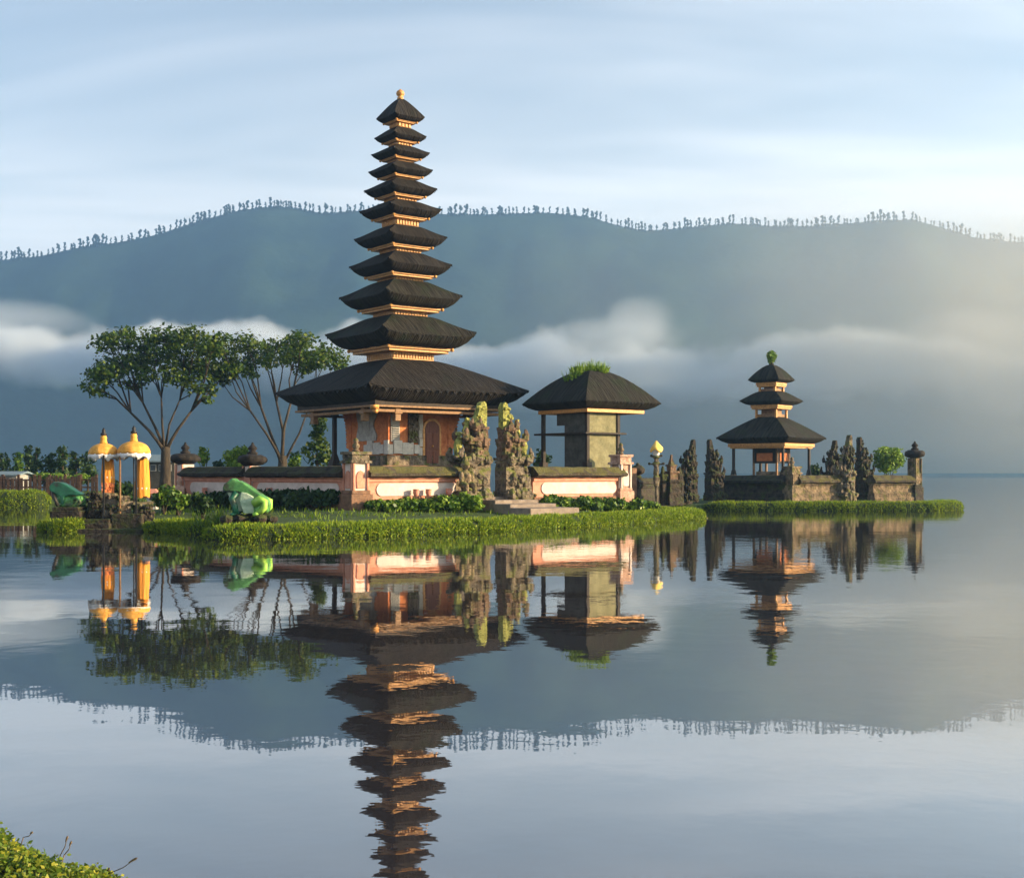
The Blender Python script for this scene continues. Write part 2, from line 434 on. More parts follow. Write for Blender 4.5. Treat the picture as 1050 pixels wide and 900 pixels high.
# ---------------------------------------------------------------- water
def water_mat():
    m, N, L, bs = new_mat('lake_water')
    tc = N.new('ShaderNodeTexCoord')
    def nz(scale, stretch, det=3):
        mp = N.new('ShaderNodeMapping'); mp.inputs['Scale'].default_value = stretch
        L.new(tc.outputs['Object'], mp.inputs[0])
        n = N.new('ShaderNodeTexNoise'); n.inputs['Scale'].default_value = scale; n.inputs['Detail'].default_value = det
        L.new(mp.outputs[0], n.inputs['Vector']); return n.outputs['Fac']
    fine, swell, patch = nz(2.6, (1.0, 0.9, 1), 3), nz(0.42, (0.6, 1.0, 1), 2), nz(0.022, (0.35, 1.0, 1), 3)
    mr = N.new('ShaderNodeMapRange'); mr.inputs['From Min'].default_value = 0.42; mr.inputs['From Max'].default_value = 0.68
    mr.inputs['To Min'].default_value = 0.0010; mr.inputs['To Max'].default_value = 0.0060
    L.new(patch, mr.inputs['Value'])
    b1 = N.new('ShaderNodeBump'); b1.inputs['Strength'].default_value = 1; L.new(mr.outputs[0], b1.inputs['Distance']); L.new(fine, b1.inputs['Height'])
    b2 = N.new('ShaderNodeBump'); b2.inputs['Strength'].default_value = 1; b2.inputs['Distance'].default_value = 0.0062
    L.new(swell, b2.inputs['Height']); L.new(b1.outputs[0], b2.inputs['Normal'])
    gl = N.new('ShaderNodeBsdfGlossy'); gl.inputs['Roughness'].default_value = 0.012; gl.inputs['Color'].default_value = (0.97, 0.97, 0.97, 1)
    L.new(b2.outputs[0], gl.inputs['Normal'])
    df = N.new('ShaderNodeBsdfDiffuse'); df.inputs['Color'].default_value = (0.034, 0.029, 0.031, 1)
    lw = N.new('ShaderNodeLayerWeight'); lw.inputs['Blend'].default_value = 0.5
    L.new(b2.outputs[0], lw.inputs['Normal'])
    fr = N.new('ShaderNodeMapRange'); fr.inputs['From Min'].default_value = 0.60; fr.inputs['From Max'].default_value = 0.96
    fr.inputs['To Min'].default_value = 0.23; fr.inputs['To Max'].default_value = 0.86
    L.new(lw.outputs['Facing'], fr.inputs['Value'])
    mx = N.new('ShaderNodeMixShader'); L.new(fr.outputs[0], mx.inputs[0]); L.new(df.outputs[0], mx.inputs[1]); L.new(gl.outputs[0], mx.inputs[2])
    L.new(mx.outputs[0], N['Material Output'].inputs['Surface'])
    return m
mb = MB(); mb.add([(-2700, -300, 0), (2700, -300, 0), (2700, 2400, 0), (-2700, 2400, 0)], [(0, 1, 2, 3)])
kind(obj('water', mb, water_mat()), 'structure')

# ---------------------------------------------------------------- land: two islands and the left bank as one sheet that dips under the lake
ISLES = [
    [(200, 39.3), (300, 40.1), (400, 42.1), (500, 45.2), (600, 50), (690, 55.6), (714, 57.6), (717, 59.3), (708, 61.5), (668, 63.5), (656, 67), (690, 70), (800, 86),
     (620, 94), (450, 104), (250, 108), (60, 110), (-160, 112), (-160, 76.5), (40, 76.5), (57, 77.5), (70, 74), (95, 62), (92, 53), (60, 49.5), (36, 46.6), (37, 45.2), (110, 45.2), (190, 44.5)],
    [(716, 70.3), (800, 70.2), (900, 70.3), (972, 70.6), (981, 72), (975, 75), (950, 84), (860, 92), (740, 92), (640, 84), (640, 69.5)],
]
POLYS = [np.array([P(*q) for q in p]) for p in ISLES]
def inside_dist(pts):
    best = np.full(len(pts), -1e9)
    for poly in POLYS:
        a, b = poly, np.roll(poly, -1, 0)
        ab = b - a
        ap = pts[:, None] - a[None]
        t = np.clip((ap * ab[None]).sum(2) / (ab ** 2).sum(1)[None], 0, 1)
        d = np.linalg.norm(ap - t[..., None] * ab[None], axis=2).min(1)
        x, y = pts[:, :1], pts[:, 1:]
        cond = ((a[None, :, 1] > y) != (b[None, :, 1] > y)) & (x < (b[:, 0] - a[:, 0])[None] * (y - a[None, :, 1]) / (b[:, 1] - a[:, 1] + 1e-12)[None] + a[None, :, 0])
        ins = cond.sum(1) % 2 == 1
        best = np.maximum(best, np.where(ins, d, -d))
    return best
def ground_h(sd, x, y):
    e = np.clip((sd - 0.35) / 1.0, 0, 1)
    z = -0.55 + 0.88 * e * e * (3 - 2 * e)
    rise = np.clip((sd - 1.8) / 6.0, 0, 1)
    top = np.where((x > 8.0) & (y > 66), 0.20, 0.38)
    return z + rise * top + 0.03 * np.sin(x * 1.7) * np.cos(y * 1.3)
gx, gy = np.arange(-62, 36, 0.6), np.arange(38, 114, 0.6)
GX, GY = np.meshgrid(gx, gy)
pts = np.stack([GX.ravel(), GY.ravel()], 1)
H = np.concatenate([ground_h(inside_dist(pts[i:i + 4000]), pts[i:i + 4000, 0], pts[i:i + 4000, 1]) for i in range(0, len(pts), 4000)])
mb = MB(); mb.v = [(p[0], p[1], h) for p, h in zip(pts, H)]
W = len(gx)
mb.f = [(j * W + i, j * W + i + 1, (j + 1) * W + i + 1, (j + 1) * W + i) for j in range(len(gy) - 1) for i in range(W - 1)
        if max(H[j * W + i], H[j * W + i + 1], H[(j + 1) * W + i], H[(j + 1) * W + i + 1]) > -0.5]
kind(obj('ground', mb, M['soil'], smooth=True), 'structure')
def gz(x, y):
    p = np.array([[x, y]])
    return float(ground_h(inside_dist(p), p[:, 0], p[:, 1])[0])

# ---------------------------------------------------------------- hills across the lake
RD = 1500.0
RIDGE = [(-900, 330), (-500, 300), (-250, 282), (-80, 270), (0, 266), (40, 262), (80, 253), (120, 248), (160, 240), (200, 227), (240, 216), (275, 211), (300, 212), (330, 218), (370, 215), (430, 217),
         (460, 219), (500, 219), (560, 217), (600, 221), (640, 232), (660, 236), (700, 233), (750, 228), (790, 231), (830, 231), (870, 228), (900, 226), (935, 224), (960, 231),
         (1000, 243), (1050, 248), (1150, 246), (1350, 262), (1600, 290), (1950, 330)]
RX = np.array([X(a, RD) for a, b in RIDGE]); RZ = np.array([Z(b + 1, RD) for a, b in RIDGE])
def ridge_z(x): return float(np.interp(x, RX, RZ))
hx, hy = np.arange(-1650, 1651, 12.0), np.concatenate([np.arange(1190, 1500, 12.0), np.arange(1500, 1900, 28.0)])
mb = MB()
for y in hy:
    for x in hx:
        rz_ = ridge_z(x)
        if y <= RD:
            t = (y - 1190) / (RD - 1190)
            s = t ** 0.92
            spur = noise.fractal(Vector((x * 0.0065, y * 0.0025, 0.3)), 1.0, 2.0, 4) * 95 * (t * (1 - t)) * 2.2
            fuzz = noise.noise(Vector((x * 0.05, y * 0.05, 2.0))) * 4 * min(1, (1 - t) * 6)
            z = -6 + (rz_ + 6) * s + spur + fuzz
        else:
            z = rz_ - (y - RD) * 0.42
        mb.v.append((x, y, z))
W = len(hx)
mb.f = [(j * W + i, j * W + i + 1, (j + 1) * W + i + 1, (j + 1) * W + i) for j in range(len(hy) - 1) for i in range(W - 1)]
kind(obj('hills', mb, M['hill'], smooth=True), 'structure')

# small trees one by one along the skyline
def far_tree_mesh(seed):
    r = random.Random(seed); m = MB()
    h = 9.5; lean = r.uniform(-1.6, 1.6)
    m.tube([(0, 0, -2), (lean * 0.3, 0, h * 0.35), (lean, 0, h * 0.72)], [0.75, 0.6, 0.4], 5)
    if seed % 2: m.tube([(0.5, 0, 0), (lean + r.uniform(1.2, 2.4), 0.3, h * 0.62)], [0.5, 0.3], 5)
    for k in range(8):
        a = r.uniform(0, 6.28); f_ = r.uniform(0.34, 0.98); q = r.uniform(0.4, 1.7) * (1.15 - 0.6 * f_)
        m.ball((lean * f_ + math.cos(a) * q, math.sin(a) * q, h * f_), (r.uniform(0.7, 1.5), r.uniform(0.8, 1.5), r.uniform(0.7, 1.7)), 6, 4)
    for k in range(3):
        m.ball((r.uniform(-2.2, 2.2), r.uniform(-0.8, 0.8), r.uniform(0.2, 1.3)), (r.uniform(1.0, 1.9), 1.2, r.uniform(0.8, 1.8)), 6, 4)
    o = obj('ridge_tree', m, M['ridge_tree'], rough=0.35, rscale=0.9)
    return o
far = [far_tree_mesh(k) for k in range(7)]
used = set()
xp = -150.0
while xp < 1200:
    k = rng.randrange(7)
    o = far[k] if k not in used else far[k].copy()
    if k in used: COL.objects.link(o)
    used.add(k)
    x = X(xp, RD)
    s = rng.uniform(0.7, 1.2) * (1.0 + 0.45 * noise.noise(Vector((xp * 0.035, 0, 0))))
    o.location = (x, RD - rng.uniform(0, 4), ridge_z(x) - 1.0)
    o.rotation_euler = (0, 0, rng.uniform(-0.5, 0.5)); o.scale = (s * rng.uniform(0.75, 1.1), s, s)
    tag(o, 'tiny dark tree standing on the skyline of the far mountain ridge', 'tree', 'trees along the mountain skyline')
    xp += rng.choice((2.6, 3.2, 3.8, 4.4, 5, 5.6, 7)) * (1.0 + 0.5 * noise.noise(Vector((xp * 0.05, 3.0, 0))))

# ---------------------------------------------------------------- air
def vol_mat(name):
    m = bpy.data.materials.new(name); m.use_nodes = True
    N, L = m.node_tree.nodes, m.node_tree.links
    N.clear()
    out = N.new('ShaderNodeOutputMaterial')
    return m, N, L, out
m, N, L, out = vol_mat('haze_air')
pv = N.new('ShaderNodeVolumePrincipled')
pv.inputs['Color'].default_value = (0.40, 0.68, 1.0, 1)
pv.inputs['Density'].default_value = HAZE_DENSITY
pv.inputs['Anisotropy'].default_value = HAZE_G
L.new(pv.outputs[0], out.inputs['Volume'])
mb = MB(); mb.box(-2750, 2750, -350, 2450, -7.5, 350)
kind(obj('haze', mb, m), 'stuff')

m, N, L, out = vol_mat('fog_bank_air')
pv = N.new('ShaderNodeVolumePrincipled')
pv.inputs['Color'].default_value = (0.86, 0.93, 1.0, 1)
pv.inputs['Anisotropy'].default_value = 0.2
def nd(op, a, b=None, c=None, clamp=False):
    n = N.new('ShaderNodeMath'); n.operation = op; n.use_clamp = clamp
    for i, v in enumerate((a, b, c)):
        if v is None: continue
        if isinstance(v, (int, float)): n.inputs[i].default_value = v
        else: L.new(v, n.inputs[i])
    return n.outputs[0]
ge = N.new('ShaderNodeNewGeometry'); sp = N.new('ShaderNodeSeparateXYZ'); L.new(ge.outputs['Position'], sp.inputs[0])
n1 = N.new('ShaderNodeTexNoise'); n1.inputs['Scale'].default_value = 0.014; n1.inputs['Detail'].default_value = 6; n1.inputs['Roughness'].default_value = 0.5
L.new(ge.outputs['Position'], n1.inputs['Vector'])
zc = nd('MULTIPLY_ADD', sp.outputs['X'], -0.024, 114.0)
dz = nd('SUBTRACT', sp.outputs['Z'], zc)
n0 = N.new('ShaderNodeTexNoise'); n0.inputs['Scale'].default_value = 0.0042; n0.inputs['Detail'].default_value = 2
L.new(ge.outputs['Position'], n0.inputs['Vector'])
dz = nd('ADD', dz, nd('MULTIPLY', nd('SUBTRACT', n1.outputs['Fac'], 0.5), 84.0))
dz = nd('ADD', dz, nd('MULTIPLY', nd('SUBTRACT', n0.outputs['Fac'], 0.5), 66.0))
up = nd('SUBTRACT', 1.0, nd('DIVIDE', nd('MAXIMUM', dz, 0.0), 15.0), clamp=True)
dn = nd('SUBTRACT', 1.0, nd('DIVIDE', nd('MAXIMUM', nd('MULTIPLY', dz, -1.0), 0.0), 36.0), clamp=True)
dens = nd('MULTIPLY', nd('MULTIPLY', up, dn), 0.046)
for x0, z0, rx, rz in ((-560, 168, 60, 24), (-480, 152, 80, 18), (122, 150, 34, 26), (95, 134, 80, 20), (455, 136, 70, 24), (330, 122, 90, 18)):
    a_ = nd('DIVIDE', nd('SUBTRACT', nd('MULTIPLY_ADD', n1.outputs['Fac'], 70.0, sp.outputs['X']), x0 + 35.0), float(rx))
    b_ = nd('DIVIDE', nd('SUBTRACT', nd('MULTIPLY_ADD', n0.outputs['Fac'], 30.0, sp.outputs['Z']), z0 + 15.0), float(rz))
    q_ = nd('SUBTRACT', 1.0, nd('ADD', nd('MULTIPLY', a_, a_), nd('MULTIPLY', b_, b_)), clamp=True)
    dens = nd('MULTIPLY_ADD', nd('MULTIPLY', q_, n1.outputs['Fac']), 0.012, dens)
L.new(dens, pv.inputs['Density'])
L.new(pv.outputs[0], out.inputs['Volume'])
mb = MB()
ring, NX, NK = [], 70, 14
for i in range(NX):
    x = -1100 + 2200 * i / (NX - 1)
    zc_ = 118 - 0.022 * x
    e = min(1, i / 4, (NX - 1 - i) / 4) + 0.02
    for k in range(NK):
        a = 2 * math.pi * k / NK
        lump = 1 + 0.35 * noise.noise(Vector((x * 0.012, math.cos(a) * 1.5, math.sin(a) * 1.5)))
        mb.v.append((x, 1215 + 62 * math.cos(a) * e * lump, zc_ + 2 + 66 * math.sin(a) * e * lump))
mb.f = [(i * NK + k, i * NK + (k + 1) % NK, (i + 1) * NK + (k + 1) % NK, (i + 1) * NK + k) for i in range(NX - 1) for k in range(NK)]
mb.f += [tuple(range(NK)), tuple((NX - 1) * NK + k for k in range(NK))]
kind(obj('fog_bank', mb, m), 'stuff')

# added warm-tinted volume that stands in for sun glow over the right-hand slopes
m, N, L, out = vol_mat('glow_air')
pv = N.new('ShaderNodeVolumePrincipled')
pv.inputs['Color'].default_value = (1.0, 0.90, 0.70, 1)
pv.inputs['Anisotropy'].default_value = 0.45
ge = N.new('ShaderNodeNewGeometry'); sp = N.new('ShaderNodeSeparateXYZ'); L.new(ge.outputs['Position'], sp.inputs[0])
n1 = N.new('ShaderNodeTexNoise'); n1.inputs['Scale'].default_value = 0.006; n1.inputs['Detail'].default_value = 3
L.new(ge.outputs['Position'], n1.inputs['Vector'])
gx_ = nd('DIVIDE', nd('SUBTRACT', sp.outputs['X'], -170.0), 720.0, clamp=True)
gzz = nd('SUBTRACT', 1.0, nd('DIVIDE', nd('ABSOLUTE', nd('SUBTRACT', sp.outputs['Z'], 105.0)), 185.0), clamp=True)
L.new(nd('MULTIPLY', nd('MULTIPLY', nd('MULTIPLY', gx_, gx_), gzz), nd('MULTIPLY', n1.outputs['Fac'], GLOW_DENSITY)), pv.inputs['Density'])
L.new(pv.outputs[0], out.inputs['Volume'])
mb = MB(); NX, NK = 40, 16
for i in range(NX):
    x = -170 + 1110 * i / (NX - 1); e = math.sin(math.pi * min(1.0, (i + 0.3) / (NX - 1) * 1.0 if i < NX / 2 else (NX - 0.7 - i) / (NX - 1)) ) ** 0.6
    for k in range(NK):
        a = 2 * math.pi * k / NK; lump = 1 + 0.2 * noise.noise(Vector((x * 0.01, math.cos(a), math.sin(a))))
        mb.v.append((x, 1085 + 62 * math.cos(a) * e * lump, max(2.0, 105 + 190 * math.sin(a) * e * lump)))
mb.f = [(i * NK + k, i * NK + (k + 1) % NK, (i + 1) * NK + (k + 1) % NK, (i + 1) * NK + k) for i in range(NX - 1) for k in range(NK)]
mb.f += [tuple(range(NK)), tuple((NX - 1) * NK + k for k in range(NK))]
kind(obj('glow_volume', mb, m), 'stuff')

# ---------------------------------------------------------------- roofs shared by the tiered shrines and the pavilion
PHI = R(37.5)                                 # turn of the temple yard
U = Vector((math.cos(PHI), math.sin(PHI)))    # along the right-hand wall
NV = Vector((math.sin(PHI), -math.cos(PHI)))  # out of the right-hand wall
def roof_mb(w, H, rtop, p=1.25, up=0.035, thick=1.0, jit=0.006, n=22, seed=0, ridge=0.0, flare=0.0):
    """hipped thatch roof; w half diagonal, H height from eave tip to top, z=0 at the tip"""
    prof = []
    for k in range(11):
        t = k / 10
        prof.append((rtop + (1 - rtop) * t, H * (1 - t ** p) - flare * w * math.sin(t * math.pi) ** 2))
    q = thick
    prof += [(0.975, -0.022 * w * q), (0.90, -0.062 * w * q), (0.80, -0.092 * w * q), (0.68, -0.105 * w * q), (0.5, -0.105 * w * q)]
    m = MB(); a = w / math.sqrt(2); K = len(prof)
    cum, sl = [0.0], 0
    for k in range(1, K):
        sl += math.hypot((prof[k][0] - prof[k - 1][0]) * a, prof[k][1] - prof[k - 1][1]); cum.append(sl)
    for side in range(4):
        c, s = math.cos(side * math.pi / 2), math.sin(side * math.pi / 2)
        vs, fs, uvs = [], [], []
        for k, (r, z) in enumerate(prof):
            rr = max(0, (r - rtop) / (1 - rtop))
            for i in range(n + 1):
                u = -1 + 2 * i / n
                lat, out = u * r * a + (u * ridge if r < 1 else u * ridge), -r * a
                edge = noise.noise(Vector((u * 9 + seed, side * 7.0, k * 0.6))) * jit * w * (1 if 8 <= k <= 14 else 0.35) * (1 - abs(u) ** 8)
                zz = z + up * w * abs(u) ** 7 * rr ** 3 + edge
                vs.append((lat * c - out * s, lat * s + out * c, zz))
                uvs.append((lat + side * 31.0 + seed, cum[k]))
        for k in range(K - 1):
            for i in range(n):
                b = k * (n + 1) + i
                fs.append((b, b + 1, b + n + 2, b + n + 1))
        m.add(vs, fs, None, uvs)
    rt = rtop * a
    m.add([(-rt, -rt, H), (rt, -rt, H), (rt, rt, H), (-rt, rt, H)], [(0, 1, 2, 3)], None, [(0, 0), (1, 0), (1, 1), (0, 1)])
    rb = 0.5 * a; zb = -0.105 * w * q
    m.add([(-rb, -rb, zb), (rb, -rb, zb), (rb, rb, zb), (-rb, rb, zb)], [(3, 2, 1, 0)], None, [(0, 0), (1, 0), (1, 1), (0, 1)])
    return m
def roof_obj(mb, mat, parent, z):
    me = bpy.data.meshes.new('roof'); me.from_pydata(mb.v, [], mb.f)
    uvl = me.uv_layers.new(name='UVMap')
    flat = [c for l in me.loops for c in mb.uv[l.vertex_index]]
    uvl.data.foreach_set('uv', flat)
    bm = bmesh.new(); bm.from_mesh(me)
    bmesh.ops.remove_doubles(bm, verts=bm.verts, dist=0.0008)
    bmesh.ops.recalc_face_normals(bm, faces=bm.faces)
    for e in bm.edges:
        if len(e.link_faces) == 2 and e.calc_face_angle(0) > R(32): e.smooth = False
    bm.to_mesh(me); bm.free()
    o = link('roof', me, mat, parent, True)
    o.location = (0, 0, z)
    # ragged fibre ends hanging along the eave: the outermost ring of the roof
    co = np.array([v.co[:] for v in me.vertices]); rad = np.abs(co[:, :2]).max(1)
    a_ = rad.max(); ev = co[rad > a_ * 0.997]
    ev = ev[np.argsort(np.arctan2(ev[:, 1], ev[:, 0]))]
    fr_ = MB(); n_ = len(ev); sub = max(3, int(8 * a_ / (n_ * 0.12 / 1.0)))
    for i in range(n_):
        p, q = Vector(ev[i]), Vector(ev[(i + 1) % n_])
        for k in range(sub):
            e_ = p.lerp(q, k / sub)
            out = Vector((e_.x, e_.y, 0)).normalized()
            ln = (0.020 * a_ + 0.035) * (rng.uniform(0.25, 1.5) if k % 2 else rng.uniform(0.0, 0.35))
            fr_.v.append((e_.x * 0.985, e_.y * 0.985, e_.z + 0.012))
            fr_.v.append((e_.x + out.x * ln * 0.4 + rng.uniform(-0.01, 0.01), e_.y + out.y * ln * 0.4, e_.z - ln))
    tot = len(fr_.v) // 2
    fr_.f = [(2 * i, 2 * i + 1, 2 * ((i + 1) % tot) + 1, 2 * ((i + 1) % tot)) for i in range(tot)]
    obj('eave_fringe', fr_, M['fibre'], o)
    return o

# face mapping for a square building of half side a: face 'R' is local -Y, face 'L' is local -X
def fmap(face, a, out):
    return (lambda s, z: (s, -(a + out), z)) if face == 'R' else (lambda s, z: (-(a + out), -s, z))
def fprism(mb, face, a, poly, o0, o1):
    mb.prism(poly, fmap(face, a, o0), fmap(face, a, o1)); return mb
def frect(mb, face, a, s0, s1, z0, z1, o0, o1):
    return fprism(mb, face, a, [(s0, z0), (s1, z0), (s1, z1), (s0, z1)], o0, o1)
def arch(s0, s1, z0, z1, n=8, r=None):
    c, w = (s0 + s1) / 2, (s1 - s0) / 2
    r = r or w
    return [(s0, z0), (s1, z0)] + [(c + w * math.cos(math.pi * k / n), z1 - r + r * math.sin(math.pi * k / n)) for k in range(n + 1)]

# ---------------------------------------------------------------- the eleven-roofed shrine
TD = 65.0
tw = thing('tiered_shrine', 'tall dark shrine tower with eleven stacked thatch roofs and a gold ball on top', 'shrine tower', (X(410.5, TD), TD, 0), PHI)
tiers = [  # half width px, tip row, top row
    (25.5, 123, 101), (27.5, 143, 131), (30.8, 160, 149.5), (34, 178, 166), (38.4, 197.5, 184), (43.4, 219, 205.5), (49, 248, 231), (54, 276.5, 258), (64.5, 309, 286.5), (79.5, 348, 322), (133, 405.5, 364)]
T = [(w * TD / F, Z(t, TD), Z(tp, TD) - (0.045 * w * TD / F if 0 < k else 0)) for k, (w, t, tp) in enumerate(tiers)]
for i, (w, zt, ztop) in enumerate(T):
    first, last = i == 0, i == len(T) - 1
    rtop = 0.05 if first else (0.24 if last else 0.40)
    rb = roof_mb(w, ztop - zt, rtop, 1.35 if first else (1.28 if last else 1.25), up=0.03 if last else 0.08, thick=1.05 if last else 1.3, seed=i * 5.3, flare=0.0)
    roof_obj(rb, M['thatch_moss'] if i in (8, 9) else M['thatch'], tw, zt)
    if last: continue
    zb = zt - 0.105 * w * 1.28
    nxt_top = T[i + 1][2]
    ab = 0.68 * w / math.sqrt(2)
    hb = max(0.09, 0.062 * w)
    bm_ = MB()
    bm_.sq(ab, zb - hb * 0.45, zb + 0.05); bm_.sq(ab * 0.93, zb - hb * 0.98, zb - hb * 0.447)
    for sx in (-1, 1):
        for sy in (-1, 1): bm_.ball((sx * ab, sy * ab, zb - hb * 0.2), 0.055 + 0.012 * w, 8, 6)
    obj('eave_beam', bm_, M['gold'], tw, bevel=0.015)
    ac = 0.44 * w / math.sqrt(2)
    bb = MB(); z0, z1 = nxt_top - 0.35, zb - hb * 0.9
    bb.sq(ac, z0, z1)
    zz0, zz1 = nxt_top - 0.02, z1 - 0.01
    hgt = zz1 - zz0
    if hgt > 0.12:
        nb = max(4, int(ac * 2 / 0.16))
        for face in 'RL':
            for k in range(nb):
                s0 = -ac + 2 * ac * (k + 0.18) / nb; s1 = -ac + 2 * ac * (k + 0.82) / nb
                frect(bb, face, ac, s0, s1, zz0 + hgt * 0.15, zz1 - hgt * 0.12, 0.0, 0.045)
            frect(bb, face, ac, -ac * 1.02, ac * 1.02, zz1 - hgt * 0.12, zz1, 0.0, 0.06)
    obj('tier_body', bb, M['gold'], tw, bevel=0.008)
fin = MB(); ztop = T[0][2]
fin.lathe([(0.16, -0.12), (0.17, 0.03), (0.09, 0.07), (0.19, 0.14), (0.22, 0.24), (0.18, 0.35), (0.08, 0.42), (0.02, 0.47)], 14, (0, 0, ztop))
obj('finial', fin, M['gold'], tw, smooth=True)
# storey under the big roof
A, ZB = 1.92, Z(405.5, TD) - 0.105 * T[-1][0] * 1.05
pl = MB(); pl.sq(3.3, 0.9, 1.7); pl.sq(3.0, 1.697, 2.2); pl.sq(2.75, 2.197, 2.48)
obj('plinth', pl, M['base'], tw, bevel=0.03)
wl_ = MB(); wl_.sq(A, 2.45, ZB - 0.1); obj('wall', wl_, M['brick'], tw)
ce = MB(); ce.sq(3.85, ZB - 0.02, ZB + 0.25); obj('ceiling', ce, M['wood_dark'], tw)
for zz0, zz1, aa in ((ZB - 0.12, ZB - 0.018, 3.95), (ZB - 0.34, ZB - 0.2, 3.72)):
    ring = MB(); t_ = 0.13
    ring.box(-aa, aa, -aa, -aa + t_, zz0, zz1); ring.box(-aa, aa, aa - t_, aa, zz0, zz1)
    ring.box(-aa, -aa + t_, -aa + t_, aa - t_, zz0, zz1); ring.box(aa - t_, aa, -aa + t_, aa - t_, zz0, zz1)
    obj('eave_beam', ring, M['gold_dark'], tw, bevel=0.02)
for face in 'RL':
    for s in (-2.5, 2.5):
        br = MB()
        frect(br, face, 3.45, s - 0.16, s + 0.16, ZB - 0.75, ZB - 0.1, 0.0, 0.3)
        frect(br, face, 3.45, s - 0.22, s + 0.22, ZB - 0.42, ZB - 0.34, -0.05, 0.36)
        obj('bracket', br, M['gold_dark'], tw, bevel=0.03)
knot = MB(); knot.box(-4.05, -3.75, -4.05, -3.75, ZB - 0.22, ZB - 0.03); knot.box(-4.12, -3.86, -4.12, -3.86, ZB - 0.15, ZB - 0.06); knot.ball((-3.8, -3.8, ZB - 0.3), (0.15, 0.15, 0.12), 8, 6)
obj('corner_carving', knot, M['gold'], tw, rough=0.05, rscale=6, cuts=1, smooth=True)
for sx, sy in ((-1, 1), (1, -1), (1, 1)):
    c = MB(); cx, cy = sx * 2.45, sy * 2.45
    c.box(cx - 0.28, cx + 0.28, cy - 0.28, cy + 0.28, 2.45, 2.75, None, 0.75)
    c.box(cx - 0.19, cx + 0.19, cy - 0.19, cy + 0.19, 2.74, 3.1, None, 0.55)
    c.box(cx - 0.1, cx + 0.1, cy - 0.1, cy + 0.1, 3.09, ZB + 0.01)
    c.box(cx - 0.16, cx + 0.16, cy - 0.16, cy + 0.16, ZB - 0.35, ZB - 0.2)
    obj('column', c, M['wood_dark'], tw, bevel=0.02)
# facing panels
def scallop(s0, s1, z0, z1, amp):
    pts, n = [], 14
    for k in range(n + 1):
        t = k / n; pts.append((s1 + amp * math.sin(t * math.pi * 2.6 + 0.5), z0 + (z1 - z0) * t))
    for k in range(n, -1, -1):
        t = k / n; pts.append((s0 - amp * 0.5 * math.sin(t * math.pi * 2.6 + 0.5), z0 + (z1 - z0) * t))
    return pts
pn = MB(); fprism(pn, 'L', A, scallop(-0.95, 0.75, 3.72, ZB - 0.12, 0.16), 0.0, 0.07)
obj('plaster_panel', pn, M['plaster'], tw)
pn = MB(); frect(pn, 'L', A, -0.55, 0.25, 4.0, 4.95, 0.068, 0.10); frect(pn, 'L', A, -0.42, 0.12, 4.1, 4.85, 0.098, 0.115)
obj('niche_frame', pn, M['plaster'], tw, bevel=0.02)
bl = MB()
for face, s0, s1 in (('L', -0.3, A + 0.12), ('R', -A - 0.12, -0.15)):
    s = s0; k = 0
    while s < s1 - 0.05:
        e = min(s + 0.36 + 0.16 * (k % 3), s1)
        frect(bl, face, A, s + 0.01, e - 0.01, 3.02 + 0.04 * (k % 2), 3.62 + 0.1 * ((k * 2) % 3 - 1), 0.0, 0.10 + 0.025 * (k % 2)); s = e; k += 1
obj('stone_course', bl, M['pale_block'], tw, bevel=0.02)
lo = MB()
for face in 'RL': frect(lo, face, A, -A - 0.2, A + 0.2, 2.47, 2.98, 0.0, 0.2)
obj('base_course', lo, M['stone'], tw, bevel=0.02)
wf = MB(); frect(wf, 'R', A, -1.80, -1.28, 3.65, 5.05, 0.0, 0.06); wfo = obj('window', wf, M['plaster'], tw, bevel=0.015)
wp = MB(); frect(wp, 'R', A, -1.74, -1.34, 3.75, 4.5, 0.058, 0.07); obj('pane', wp, M['glass'], wfo)
ws = MB()
for k in range(7): frect(ws, 'R', A, -1.74, -1.34, 3.78 + 0.105 * k, 3.815 + 0.105 * k, 0.066, 0.10)
obj('slats', ws, M['plaster'], wfo)
rl = MB(); frect(rl, 'R', A, -0.78, -0.22, 3.6, 5.1, 0.0, 0.09)
for k in range(26):
    rl.ball((rng.uniform(-0.74, -0.26), -(A + 0.1), rng.uniform(3.65, 4.9)), (rng.uniform(0.05, 0.13), 0.09, rng.uniform(0.06, 0.16)), 7, 5)
obj('carved_relief', rl, M['stone'], tw, rough=0.03, rscale=8)
st = MB()
for k, z in enumerate((2.98, 3.42, 3.84, 4.24, 4.62)):
    frect(st, 'R', A, -0.2 + 0.02 * (k % 2), 0.05, z, z + 0.4, 0.0, 0.12 + 0.02 * (k % 2))
obj('quoin_stones', st, M['pale_block'], tw, bevel=0.025)
dr = MB(); fprism(dr, 'R', A, arch(0.02, 1.12, 2.47, 4.85), 0.0, 0.16); dro = obj('door_frame', dr, M['gold'], tw, bevel=0.02)
dd = MB(); fprism(dd, 'R', A, arch(0.14, 1.0, 2.48, 4.72), 0.158, 0.19)
for s in (0.2, 0.58):
    for z0, z1 in ((2.6, 3.2), (3.3, 4.1)): frect(dd, 'R', A, s, s + 0.34, z0, z1, 0.188, 0.215)
obj('door', dd, M['door'], dro, bevel=0.015)
hn = MB(); hn.ball((0.55, -(A + 0.23), 3.45), 0.05, 8, 6); obj('door_handle', hn, M['gold'], dro, smooth=True)
